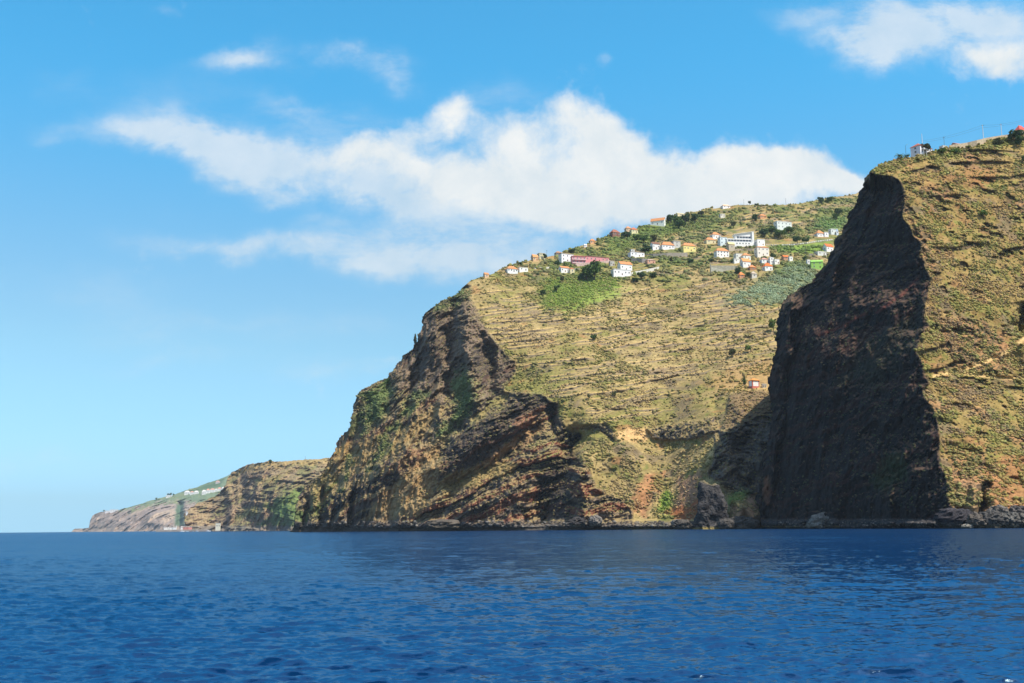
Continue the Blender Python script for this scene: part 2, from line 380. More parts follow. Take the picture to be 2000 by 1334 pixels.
# beyond the modelled ripples the unresolved wavelets tilt the surface this way and that
fn = N('ShaderNodeTexNoise'); fn.inputs['Scale'].default_value = .9; fn.inputs['Detail'].default_value = 6; fn.inputs['Roughness'].default_value = .72; fm = N('ShaderNodeMapping'); fm.inputs['Scale'].default_value = (.30, 1, 1); L(g.outputs['Position'], fm.inputs[0]); L(fm.outputs[0], fn.inputs[0])
fs = N('ShaderNodeVectorMath'); fs.operation = 'SUBTRACT'; L(fn.outputs['Color'], fs.inputs[0]); fs.inputs[1].default_value = (.5, .5, .5)
fx = N('ShaderNodeVectorMath'); fx.operation = 'MULTIPLY'; L(fs.outputs[0], fx.inputs[0]); fx.inputs[1].default_value = (1.1, 1.7, 0)
fl = N('ShaderNodeVectorMath'); fl.operation = 'LENGTH'; L(g.outputs['Position'], fl.inputs[0])
fr = N('ShaderNodeMapRange'); fr.inputs[1].default_value = 15; fr.inputs[2].default_value = 240; fr.inputs[3].default_value = .18; fr.inputs[4].default_value = 1.0; L(fl.outputs['Value'], fr.inputs[0])
fv = N('ShaderNodeVectorMath'); fv.operation = 'SCALE'; L(fx.outputs[0], fv.inputs[0])
wp = N('ShaderNodeTexNoise'); wp.inputs['Scale'].default_value = .022; wp.inputs['Detail'].default_value = 5; wp.inputs['Roughness'].default_value = .65; wm_ = N('ShaderNodeMapping'); wm_.inputs['Scale'].default_value = (.8, 1, 1); L(g.outputs['Position'], wm_.inputs[0]); L(wm_.outputs[0], wp.inputs[0])
wr = N('ShaderNodeMapRange'); wr.inputs[1].default_value = .32; wr.inputs[2].default_value = .68; wr.inputs[3].default_value = .35; wr.inputs[4].default_value = 1.7; L(wp.outputs['Fac'], wr.inputs[0])
wx = N('ShaderNodeMath'); wx.operation = 'MULTIPLY'; L(fr.outputs[0], wx.inputs[0]); L(wr.outputs[0], wx.inputs[1]); L(wx.outputs[0], fv.inputs['Scale'])
fa_ = N('ShaderNodeVectorMath'); fa_.operation = 'ADD'; L(g.outputs['Normal'], fa_.inputs[0]); L(fv.outputs[0], fa_.inputs[1])
fnm = N('ShaderNodeVectorMath'); fnm.operation = 'NORMALIZE'; L(fa_.outputs[0], fnm.inputs[0])
bp = N('ShaderNodeBump'); L(fnm.outputs[0], bp.inputs['Normal']); bp.inputs['Strength'].default_value = .55; bp.inputs['Distance'].default_value = .02; L(n1_.outputs['Fac'], bp.inputs['Height']); L(bp.outputs[0], b.inputs['Normal'])
nn = N('ShaderNodeTexNoise'); nn.inputs['Scale'].default_value = .012; nn.inputs['Detail'].default_value = 3; L(mp.outputs[0], nn.inputs[0])
mxc = N('ShaderNodeMix'); mxc.data_type = 'RGBA'; L(nn.outputs['Fac'], mxc.inputs['Factor'])
mxc.inputs[6].default_value = (.0003, .016, .060, 1); mxc.inputs[7].default_value = (.0005, .023, .076, 1); L(mxc.outputs[2], b.inputs['Base Color'])
b.inputs['Roughness'].default_value = 1; b.inputs['Specular IOR Level'].default_value = 0
# a ruffled sea mirrors far less at grazing angles than a flat one: Fresnel, held down by the hidden and shadowed wave backs
gl = N('ShaderNodeBsdfGlossy'); gl.inputs['Color'].default_value = (.54, .80, .98, 1); gl.inputs['Roughness'].default_value = .15; L(bp.outputs[0], gl.inputs['Normal'])
fz = N('ShaderNodeFresnel'); fz.inputs['IOR'].default_value = 1.333; L(bp.outputs[0], fz.inputs['Normal'])
fm2 = N('ShaderNodeMapRange'); fm2.inputs[1].default_value = .0; fm2.inputs[2].default_value = 1.0; fm2.inputs[3].default_value = .02; fm2.inputs[4].default_value = .35; fp_ = N('ShaderNodeMath'); fp_.operation = 'POWER'; L(fz.outputs[0], fp_.inputs[0]); fp_.inputs[1].default_value = 1.7; L(fp_.outputs[0], fm2.inputs[0])
ms = N('ShaderNodeMixShader'); L(fm2.outputs[0], ms.inputs[0]); L(b.outputs[0], ms.inputs[1]); L(gl.outputs[0], ms.inputs[2])
L(ms.outputs[0], [q for q in nt.nodes if q.type == 'OUTPUT_MATERIAL'][0].inputs[0])
tag(mesh_np('sea', np.concatenate([V.reshape(-1, 3), VB.reshape(-1, 3)]), np.concatenate([grid_faces(*gx.shape)[:, ::-1], grid_faces(*XB.shape)+V.shape[0]*V.shape[1]]), m, smooth=True), 'deep blue sea ruffled by small wind waves', kind='structure')
# ------------------------------------------------------------------ houses: surveyed x0,x1, ridge,eave,base, wall, roof kind, roof colour, turn, storeys, windows per storey, label
WH, CRM, ORG, TER, PNK = (246,243,236), (228,212,170), (202,138,90), (186,112,82), (224,150,150)
GRY, BEI = (176,170,160), (206,194,168)
HOUSES = [
 (946,956,533,536,541, (222,190,150),'gable',ORG,18,1,1,'tiny peach hut with an orange roof at the very lip of the sea cliff'),
 (990,1013,520.5,525.5,531.5, WH,'hip',ORG,14,1,4,'long low white house with orange roof, last house before the sea cliff'),
 (1013,1033,0,523,529, WH,'flat',BEI,14,1,2,'low white flat-roofed annex attached beside the last orange-roofed house'),
 (1040,1053,498,502.5,509, (222,180,136),'gable',(214,150,96),20,1,2,'peach house with tan gable roof on the ridge edge beside the cream block'),
 (1052,1067,0,495,505, CRM,'flat',BEI,18,2,2,'cream two-storey block with a flat top on the left ridge line'),
 (1085,1098,491,494,499, (140,116,96),'hip',(170,130,104),10,1,2,'small brown house with a dull roof above the white two-storey block'),
 (1095,1122,0,496,511, WH,'flat',GRY,16,2,3,'tall white flat-roofed house standing left of the pink building'),
 (1095,1112,502,504.5,510.5, WH,'hip',(206,150,138),16,1,3,'low white house with faded pink roof in front of the tall white one'),
 (1143,1190,0,502.5,511, PNK,'flat',(150,96,92),10,1,6,'long low pink building under a dark pergola'),
 (1094,1114,520,523.5,532, WH,'gable',ORG,14,1,3,'white house with orange roof just left of the big green tree'),
 (1113,1123,523,525,533, CRM,'hip',TER,14,1,1,'narrow cream house with rusty roof beside the big green tree'),
 (1141,1147,477,479,482, WH,'gable',(220,210,200),10,1,1,'tiny white shed on the bare left ridge'),
 (1152,1164,467,470.5,476, (226,170,120),'hip',ORG,10,1,2,'small orange house alone on the left ridge'),
 (1194,1213,449,454,461, (142,98,82),'hip',(160,104,84),18,1,4,'reddish brown house with dark windows on the ridge'),
 (1222,1235,442.5,446,453, (220,190,150),'hip',(196,142,104),12,1,2,'beige house with a pyramid roof half hidden by trees on the ridge'),
 (1232,1247,445,449,455, CRM,'hip',TER,12,1,2,'cream house with terracotta roof on the ridge among trees'),
 (1270,1297,426.5,431.5,439.5, WH,'gable',ORG,-22,1,3,'white house with bright gable end standing alone on the skyline'),
 (1230,1260,0,492.5,501.5, WH,'hip',(220,190,170),12,1,4,'wide white one-storey house with four dark windows above grey walls'),
 (1232,1240,0,487.5,491.5, (224,222,214),'flat',GRY,10,1,1,'small white box behind the wide white one-storey house'),
 (1273,1290,473,476.5,487, WH,'gable',(132,92,72),10,1,3,'small white house with a brown top left of the long orange roof'),
 (1292,1318,473.5,479,485.5, WH,'hip',ORG,8,1,4,'long white bungalow with an orange hip roof, four windows'),
 (1314,1330,0,471,482.5, (206,200,190),'flat',GRY,8,2,1,'pale grey concrete block between the bungalow and the yellow house'),
 (1333,1360,475,480,491, (240,222,140),'hip',ORG,10,1,4,'yellow house with an orange roof and small dark windows'),
 (1210,1236,511.5,516.5,528, WH,'gable',ORG,12,1,3,'white house with orange roof and terrace above a long white block'),
 (1197,1233,0,527,538, WH,'flat',(226,224,218),10,1,5,'long white flat-roofed block below the orange-roofed terrace house'),
 (1191,1201,0,510.5,518.5, (190,184,172),'flat',GRY,10,1,2,'small greyish outbuilding left of the terrace house'),
 (1263,1281,506,508,514.5, (214,164,140),'hip',(206,176,160),8,1,2,'small salmon house at the end of a grey wall'),
 (1390,1408,454,458.5,465.5, WH,'hip',ORG,8,1,3,'white house with orange roof just uphill of the terraced hotel'),
 (1378,1399,464.5,469,475, CRM,'hip',ORG,8,1,2,'low cream house under a wide orange roof left of the terraced hotel'),
 (1405,1421,0,463,478, (226,232,234),'flat',GRY,8,2,2,'pale wing adjoining the terraced hotel on its left'),
 (1477,1495,0,468,479.5, WH,'flat',(230,228,222),8,1,2,'white cube garage beside the terraced hotel'),
 (1515,1548,0,433,447.5, (228,226,218),'flat',(236,234,228),12,2,4,'white flat-roofed villa alone in the bushes high on the slope'),
 (1483,1498,418.5,422,426, (206,160,110),'hip',ORG,8,1,2,'house showing only its bright orange roof above dark bushes, high on the slope'),
 (1594,1611,451,456,461.5, WH,'hip',ORG,10,1,3,'white house with orange roof beside the dark cliff, left of a white cube'),
 (1609,1619,0,454,461.5, WH,'flat',GRY,10,1,1,'small white cube joined to an orange-roofed house near the dark cliff'),
 (1621,1635,0,447.5,457, (226,226,224),'flat',(200,196,190),10,1,2,'white flat-roofed house next to a slim white tower'),
 (1611,1629,477,482,490, WH,'gable',(216,110,58),14,1,2,'white house with deep orange roof right against the dark cliff'),
 (1594,1615,0,492.5,498, (222,218,208),'flat',(226,222,214),10,1,2,'low white slab building right below the green field'),
 (1422,1436,473,477,488, (196,178,156),'gable',(214,196,140),8,1,1,'beige shed with a yellowish roof in front of the terraced hotel'),
 (1398,1425,485,490,501.5, WH,'hip',ORG,8,2,4,'white two-storey house with orange roof, dark windows in two rows'),
 (1477,1503,480,482.5,499.5, (240,232,214),'hip',(216,140,90),8,2,3,'cream-white two-storey house with thin orange roof below the garage'),
 (1436,1451,0,495,506, (226,222,210),'flat',BEI,8,1,3,'pale flat-roofed house beside an orange-roofed one in mid village'),
 (1450,1467,495,499,506.5, (240,236,226),'hip',ORG,8,1,2,'white house with orange roof right of the pale flat-roofed house'),
 (1449,1467,505.5,511,520.5, WH,'gable',(222,150,92),8,1,2,'white house with faded orange roof above the lower ruins'),
 (1432,1450,0,507,512.5, WH,'flat',(230,226,218),8,1,2,'low white annex left of the faded orange roof'),
 (1486,1503,504,507,513.5, WH,'hip',(206,150,130),8,1,2,'white house with dull pink roof in the lower village'),
 (1503,1512,0,502.5,514.5, WH,'flat',(226,224,220),8,2,1,'tall narrow white house between pink roof and small annex'),
 (1512,1523,0,506.5,515, WH,'flat',GRY,8,1,2,'small white annex at the right end of the lower village row'),
 (1492,1510,514.5,520,527.5, WH,'hip',(224,112,50),8,1,2,'white house with vivid orange roof above the silvery thicket'),
 (1463,1478,518.5,522.5,527, (176,128,96),'hip',(206,134,84),8,1,1,'low house seen mostly as an orange roof in the lower village'),
 (1443,1455,532.5,537,541.5, (204,150,110),'hip',(216,136,76),8,1,1,'small orange-roofed hut lowest of the village'),
 (1467,1479,531,534.5,541.5, (214,206,192),'hip',(188,170,150),8,1,1,'small grey-white hut with a drab roof at the foot of the village'),
 (1529,1541,499,502,506, (196,150,120),'gable',(216,116,56),8,1,1,'deep orange roof among bushes below the green field'),
 (1541,1549,0,501,509, WH,'flat',GRY,8,1,1,'tiny white house right of the deep orange roof'),
 (1584,1606,507.5,511,524, (172,216,104),'gable',(150,196,96),-8,2,2,'lime green house with two windows beside the dark cliff'),
 (1576,1583,0,507,515.5, (226,224,220),'flat',GRY,8,1,1,'narrow white house left of the lime green one'),
 (1410,1427,399.5,402.5,406, WH,'hip',(226,190,156),8,1,2,'house with a pale pink roof on the top skyline'),
 (1406,1417,0,418,423.5, (224,216,200),'flat',BEI,8,1,2,'small whitish house high on the slope near the skyline trees'),
 (1322,1337,416,418,422, CRM,'gable',(222,206,160),8,1,1,'cream roof peeping out of the skyline trees'),
]
# ------------------------------------------------------------------ land
LAND = {}
def finish(name, px, py, D, colf, mat, label, skirtL=None, skirtT=True, skirtR=None, jit=0.0, hook=None):
    """grid (px,py,D) -> mesh with skirts behind its skyline and below the water; colours from colf"""
    W = P(px, py, D)
    du = np.gradient(W, axis=1); dv = np.gradient(W, axis=0)
    n = np.cross(du, dv); n /= np.linalg.norm(n, axis=-1, keepdims=True)+1e-9
    view = W-np.array([0, 0, HC]); n *= -np.sign((n*view).sum(-1, keepdims=True))
    col = colf(px, py, W, n)
    LAND[name] = dict(px=px, py=py, D=D, W=W, n=n, col=col)
    rows, crow = [W], [col]
    lo = W[:1].copy(); lo[..., 2] -= 8; lo[..., 1] += 1
    V = np.concatenate([lo, W], 0); cc = np.concatenate([col[:1], col], 0)
    if skirtT:                                            # the ground carries on behind the skyline
        top = V[-1:]; dirv = top-np.array([0, 0, HC]); dirv = dirv*np.array([1, 1, 0]); dirv /= np.linalg.norm(dirv, axis=-1, keepdims=True)
        for dd, dz in skirtT:
            V = np.concatenate([V, top+dirv*dd+np.array([0, 0, 1.])*dz], 0); cc = np.concatenate([cc, cc[-1:]], 0)
    if skirtL:
        left = V[:, :1]; dirv = (left-np.array([0, 0, HC]))*np.array([1, 1, 0]); dirv /= np.linalg.norm(dirv, axis=-1, keepdims=True)
        side = np.stack([dirv[..., 1], -dirv[..., 0], dirv[..., 2]], -1)
        for dd, ds in skirtL:
            V = np.concatenate([left+dirv*dd+side*ds, V], 1); cc = np.concatenate([cc[:, :1], cc], 1)
    if skirtR:
        right = V[:, -1:]; dirv = (right-np.array([0, 0, HC]))*np.array([1, 1, 0]); dirv /= np.linalg.norm(dirv, axis=-1, keepdims=True)
        side = np.stack([dirv[..., 1], -dirv[..., 0], dirv[..., 2]], -1)
        for dd, ds in skirtR:
            V = np.concatenate([V, right+dirv*dd+side*ds], 1); cc = np.concatenate([cc, cc[:, -1:]], 1)
    o = mesh_np(name, V, grid_faces(V.shape[0], V.shape[1]), mat, cc, smooth=True)
    tag(o, label, kind='structure')
    return o
def mixc(col, c, m): return col + (s2l(c)-col)*m[..., None]
TERR = attr_mat('hillside_ground', var=.30, scale=.35, bump=.5, bscale=.45)
TERRFAR = attr_mat('far_hillside_ground', var=.22, scale=.05, bump=.4, bscale=.12)

# ================================================================== MAIN HEADLAND (terraced slope, strata cliff)
Bleft = [(566,1038),(573,1027),(575,1001),(582,971),(593,949),(610,938),(626,927),(644,898),(657,876),(663,862),(667,850),(676,841),(683,832),(687,813),(689,798),(692,784),(707,762),(720,754),(736,747),(757,744),(760,733),(766,725),(784,698),(796,688),(806,683),(813,668),(823,644),(825,630),(826,619),(840,606),(854,597),(880,586),(893,572),(905,560)]
Btop = [(905,560),(918,548),(940,540),(962,534),(976,527),(990,521),(1010,514),(1036,508),(1068,502),(1084,498),(1100,492),(1120,486),(1140,480),(1156,474),(1170,466),(1196,460),(1220,452),(1246,444),(1266,439),(1296,436),(1304,428),(1320,419),(1344,415),(1366,412),(1376,408),(1410,405),(1440,401),(1480,400),(1510,401),(1566,397),(1598,390),(1630,385),(1670,379),(1690,370),(1730,362)]
Bbot = [(566,1038),(700,1037),(850,1036),(1000,1036),(1150,1036),(1300,1036),(1400,1036),(1480,1036),(1570,1036)]
Bright = [(1570,1036),(1575,900),(1590,760),(1620,620),(1680,500),(1730,362)]
Bc = [ # px, py, distance  (surveyed)
 (566,1038,1235),(640,1036,1190),(720,1035,1130),(850,1035,1055),(950,1034,1005),(1100,1034,948),(1220,1033,918),(1300,1033,900),(1400,1033,880),(1480,1033,872),(1570,1033,900),
 (575,1000,1242),(626,927,1258),(657,876,1266),(692,784,1272),(757,744,1272),(784,698,1280),(826,619,1296),(905,560,1300),
 (720,950,1150),(720,850,1205),(850,950,1078),(850,850,1125),(850,750,1180),(850,660,1235),(800,800,1175),(640,980,1215),
 (960,940,1035),(960,850,1068),(960,770,1125),(935,640,1205),(1000,720,1150),
 (1110,930,985),(1110,850,1018),(1100,790,1048),(1100,700,1130),(1100,600,1245),(1100,550,1322),(1100,497,1445),(960,534,1325),(1000,620,1225),(1000,560,1300),
 (1220,960,950),(1220,880,985),(1300,950,945),(1300,870,1000),(1300,820,1018),(1300,760,1070),(1300,700,1130),(1300,600,1250),(1300,540,1340),(1300,500,1430),(1300,460,1560),(1300,430,1660),(1200,600,1250),(1200,540,1340),(1200,462,1560),
 (1400,960,872),(1400,900,892),(1400,830,950),(1400,760,1035),(1400,700,1110),(1400,600,1230),(1400,500,1430),(1400,408,1720),(1450,540,1320),
 (1480,960,868),(1480,860,905),(1480,768,1000),(1480,745,1030),(1480,700,1090),(1480,600,1215),(1500,500,1420),(1480,402,1730),
 (1560,900,910),(1590,700,1100),(1600,560,1270),(1600,500,1400),(1600,440,1600),(1600,392,1780),(1730,365,1850),(1680,500,1450)]
nvB, nuB = 500, 850
px, py = tfi(rough(Bbot, 700, 0, 1), rough(Btop, 900, .9, 2), rough(Bleft, 700, 2.2, 3), rough(Bright, 300, 0, 4), nuB, nvB)
D = tps(Bc)(px, py); W0 = P(px, py, D)
edge = [(914,552),(918,570),(925,590),(935,625),(960,660),(985,690),(1012,705),(1003,735),(990,762),(1010,766),(1060,773),(1085,790),(1087,815),(1105,842),(1130,855),(1117,888),(1150,918),(1165,945),(1180,960),(1222,976),(1235,1000),(1240,1045)]
jr = fbm(W0, 22, 4, 5)*9
rockpoly = edge+[(500,1060),(500,500),(905,540)]
e_sd = poly_sd(px, py, rockpoly)+jr
rock = 1-sstep(-4, 5, e_sd)
wallp = [(1262,838),(1300,829),(1350,822),(1397,812),(1403,840),(1360,856),(1310,862),(1275,856)]
ochrewall = [(1200,842),(1262,834),(1275,858),(1240,864),(1205,860)]
darkstep = [(1153,832),(1185,828),(1200,842),(1200,862),(1178,848)]
chapcol = [(1424,770),(1450,764),(1492,762),(1520,790),(1520,800),(1455,826),(1440,842),(1414,836),(1420,795)]
ledges = [(1394,842),(1440,838),(1520,830),(1520,900),(1440,905),(1398,896)]
toerock = [(1322,936),(1366,925),(1366,990),(1320,990)]
toered = [(1300,1000),(1368,975),(1368,1012),(1305,1012)]
cone = [(1424,1012),(1428,968),(1446,955),(1470,960),(1492,1015)]
ravine = [(1384,930),(1396,880),(1420,845),(1520,800),(1520,968),(1446,962),(1420,950)]
R2 = np.clip(sum(pmask(px, py, q, 4, jr*.35) for q in (wallp, darkstep, chapcol, ledges, ravine)), 0, 1)
rockall = np.maximum(rock, R2)
wx_ = px+fbm(W0, 16, 4, 71)*9; wy_ = py+fbm(W0, 16, 4, 72)*9
crag_ = 1+.9*fbm(W0, 20, 4, 75, .6)+.5*fbm(W0, 7, 3, 76, .6, True)
# --- relief, in metres along the line of sight (positive = set back)
rel = np.zeros_like(px)
d, s, t = line_d(px, py, edge)
inrock = np.where(e_sd < 0, 1., 0.)
rel += rock*9*np.exp(-np.maximum(-e_sd, 0)/46)*sstep(0, 8, -e_sd)*sstep(0, .05, t)*(.55+.6*n1(t*17, 9))       # the cliff drops away left of the slope's edge
for pts, w_, a in (
    ([(1124,852),(1106,880),(1095,910),(1062,955),(1050,1005)], 26, 30), ([(1138,893),(1136,950),(1144,1012)], 20, -13), ([(1180,965),(1190,1010)], 14, -5),
    ([(889,590),(874,650),(877,700),(872,765)], 12, 22), ([(908,600),(917,680),(928,740),(932,785)], 17, -14), ([(850,612),(846,690)], 17, -9),
    ([(818,672),(808,742),(794,790)], 10, 20), ([(775,735),(765,790)], 14, -8), ([(757,752),(752,800)], 8, 10), ([(940,660),(960,720),(962,770)], 11, 10), ([(990,700),(970,760)], 9, -6),
    ([(1022,775),(965,832),(908,882),(868,918)], 24, -14), ([(1075,802),(1030,850),(960,915),(890,945)], 17, 15), ([(850,905),(862,870),(900,830)], 10, 12),
    ([(870,1000),(950,975),(1050,940),(1090,900)], 30, -9), ([(852,1010),(862,985),(880,965)], 9, 10),
    ([(1083,800),(1078,840)], 8, 14), ([(1060,780),(1055,830)], 10, -7),
    ([(690,965),(682,1000),(684,1030)], 7, 18), ([(668,960),(660,1030)], 9, -9), ([(634,955),(628,1030)], 6, 14), ([(648,950),(642,1030)], 7, -7), ([(603,975),(592,1030)], 6, 14), ([(615,965),(610,1030)], 6, -7),
    ([(700,800),(690,880)], 9, 8), ([(725,780),(730,830)], 12, 8), ([(745,775),(742,810)], 9, -7),
    ([(1400,780),(1406,900)], 8, 6), ([(1450,880),(1455,960)], 24, 16), ([(1412,905),(1380,930)], 10, 8), ([(1405,880),(1418,850)], 12, -9), ([(1440,790),(1446,830)], 14, -8),
    ([(1290,1005),(1310,955),(1340,900),(1372,870)], 16, 5), ([(1370,860),(1300,930),(1250,1000)], 14, 5), ([(1330,880),(1280,960)], 10, -3),
    ([(1185,700),(1240,640)], 10, 5), ([(1150,840),(1180,850),(1195,866)], 7, 9),
    ([(1215,880),(1260,905),(1250,960)], 30, -6), ([(1440,1015),(1450,985),(1470,1010)], 22, -38)):
    rel += stroke(wx_, wy_, pts, w_, a)*np.where(rockall > .5, crag_, 1)
# steps: columns of basalt standing above the lower slope, overhung at their feet
def bench(poly, amp, feather=5):
    return -amp*pmask(px, py, poly, feather, jr*.3)
rel += bench(wallp, 6, 3)+bench(chapcol, 9, 4)+bench(ledges, 4, 4)+bench(darkstep, -4, 7)
# strata of the lava flows: they climb to the right on the seaward face, lie flat on the right-hand buttress
dip = lerp(.46, .08, sstep(1060, 1150, px))
q = py + dip*(px-1060) + 22*fbm(W0, 70, 3, 21) + 8*fbm(W0, 16, 3, 22)
lay1 = sstep(-.12, .2, n1(q/24, 31)); lay2 = sstep(-.3, .3, n1(q/8.3, 32)); lay3 = n1(q/3.2, 33)
lowcliff = pmask(px, py, [(820,1045),(800,985),(850,900),(960,780),(1020,700),(1140,800),(1250,960),(1260,1045)], 40)
patchy = sstep(-.35, .3, fbm(W0, 34, 3, 24))
wstr = rock*lerp(.22, 1.0, lowcliff)*(.3+.8*patchy)
rel += wstr*(-(lay1-.5)*7.0-(lay2-.5)*4.2-lay3*1.3)
# buttresses and joints
butt = fbm(W0, 30, 4, 41, .55, True, (1, 1, 3.2)); joint = fbm(W0, 6.5, 3, 43, .6, True, (1, 1, 5))
colm = fbm(W0, 3.0, 2, 44, .6, True, (1, 1, 9))
rel += rock*(-butt*lerp(17, 6.5, lowcliff)-fbm(W0, 70, 2, 46, .5, True, (1,1,1.6))*lerp(9, 3, lowcliff)-joint*lerp(4.0, 2.8, lowcliff)) - R2*(joint*2.0+colm*1.6) - pmask(px, py, ravine, 8)*(butt*13+joint*3+(sstep(-.1, .2, n1((py-.25*px+30*fbm(W0, 20, 3, 48))/15, 49))-.5)*9)
rel += rockall*(-fbm(W0, 5.0, 5, 45, .66)*4.2-fbm(W0, 2.2, 3, 47, .6, True)*.9)
# the cultivated slope: dry-stone terraces, gullies, hummocks
zz = W0[..., 2]
ter_h = 5.6
tq = (zz + 7*fbm(W0, 90, 2, 51) + .02*(px-1200))/ter_h + 1.2*fbm(W0, 190, 2, 50)
tf = tq-np.floor(tq); tid = np.floor(tq)
tbreak = sstep(-.04, .28, fbm(W0+np.stack([tid*53, tid*17, tid*0], -1), 60, 3, 52))
tzone = np.clip(pmask(px, py, [(950,560),(1180,545),(1400,520),(1530,575),(1530,690),(1380,740),(1130,770),(1050,760),(1010,690),(940,620)], 30), 0, 1)
tzone2 = pmask(px, py, [(1100,780),(1260,690),(1300,760),(1240,800)], 40)*.8
tz3 = pmask(px, py, [(1200,470),(1400,430),(1660,390),(1640,470),(1300,520),(1150,530)], 20)*.6
terr = np.maximum(np.maximum(tzone, tzone2), tz3)*tbreak*(1-rockall)*.35
wallm = np.zeros_like(px); rimm = np.zeros_like(px); tr = np.random.default_rng(77)
zones = (([(945,575),(1120,610),(1300,540),(1530,570),(1530,690),(1400,740),(1130,775),(1050,770),(1010,700),(950,640)], 120), ([(930,560),(1100,600),(1060,690),(960,650)], 26), ([(1090,775),(1270,690),(1310,760),(1260,815),(1140,830)], 34), ([(1380,560),(1520,590),(1520,680),(1420,690)], 30), ([(1180,500),(1420,430),(1670,385),(1640,470),(1480,500),(1300,530)], 60))
for zp, cnt in zones:
    zp = np.array(zp, float); lo_, hi_ = zp.min(0), zp.max(0); got = 0
    while got < cnt:
        cx_, cy_ = lo_+(hi_-lo_)*tr.random(2)
        if poly_sd(np.array([cx_]), np.array([cy_]), zp)[0] > 0: continue
        got += 1; Ls = tr.uniform(14, 34)*(1+1.5*tr.random()**2); hh = tr.uniform(1.7, 3.8)*(1+.5*tr.random()**4); tilt = -.10-.10*(cx_-950)/550+tr.normal()*.05; bow = tr.normal()*2.5
        mm_ = (np.abs(px-cx_) < Ls) & (np.abs(py-cy_) < 30)
        u = (px[mm_]-cx_)/Ls; v = py[mm_]-cy_-tilt*(px[mm_]-cx_)-bow*(1-u*u)+.9*n1(px[mm_]/11, got); le = hh*np.clip(1-u*u, 0, 1)**.5*(1+.3*n1(px[mm_]/5, got+9))
        ins = sstep(-.6, .6, v)*(1-sstep(le-.6, le+.6, v))*(np.abs(u) < 1)
        rel[mm_] -= .55*np.where(v > 0, np.clip(le-v, 0, 9), le*np.exp(np.minimum(v, 0)/4.5))*(1-rockall[mm_])
        wallm[mm_] = np.maximum(wallm[mm_], ins); rimm[mm_] = np.maximum(rimm[mm_], sstep(-3.2, -1, v)*(1-sstep(-.8, .4, v))*np.clip(1-u*u, 0, 1)**.4)
wallm *= 1-rockall; rimm *= 1-rockall
riser = sstep(.66, .72, tf)*(1-sstep(.93, 1.0, tf))
rel += terr*(sstep(0, .7, tf)*(1-sstep(.86, 1, tf))*4.6-1.5)
gully = fbm(W0, 75, 3, 55, .5, True)
rel += (1-rockall)*(-fbm(W0, 30, 4, 54)*4.2 - gully*3.0 - fbm(W0, 5, 3, 56, .6)*.55)
hollow = sstep(.28, .5, fbm(W0, 17, 3, 57, .55, False, (1, 1, .5)))*(1-rockall)
rel += hollow*1.6
fade = sstep(0, 10, 1032-py)
D = D + rel*(.25+.75*fade)
# shore: a low strip of rubble at the water's edge
shore = sstep(1012, 1026, py)*(1-sstep(1028, 1031, py))
D = D - shore*(6+4*fbm(W0, 8, 3, 61))
Blk = dict(px=px, py=py, D=D)
def lookup(name, x, y):
    g = LAND.get(name, Blk if name == 'B' else None)
    i = np.argmin(((g['px']-x)**2+(g['py']-y)**2).ravel()); return float(g['D'].ravel()[i])
PADS = []
exec_pads = globals().get('HOUSES', [])
for h in exec_pads:
    x0, x1, yr, ye, yb = h[:5]
    Db = lookup('B', (x0+x1)/2, yb+.5)
    m_ = (px > x0-1.5) & (px < x1+1.5) & (py < yb) & (py > yb-5)
    D[m_] = np.maximum(D[m_], Db+9)
    PADS.append(Db)

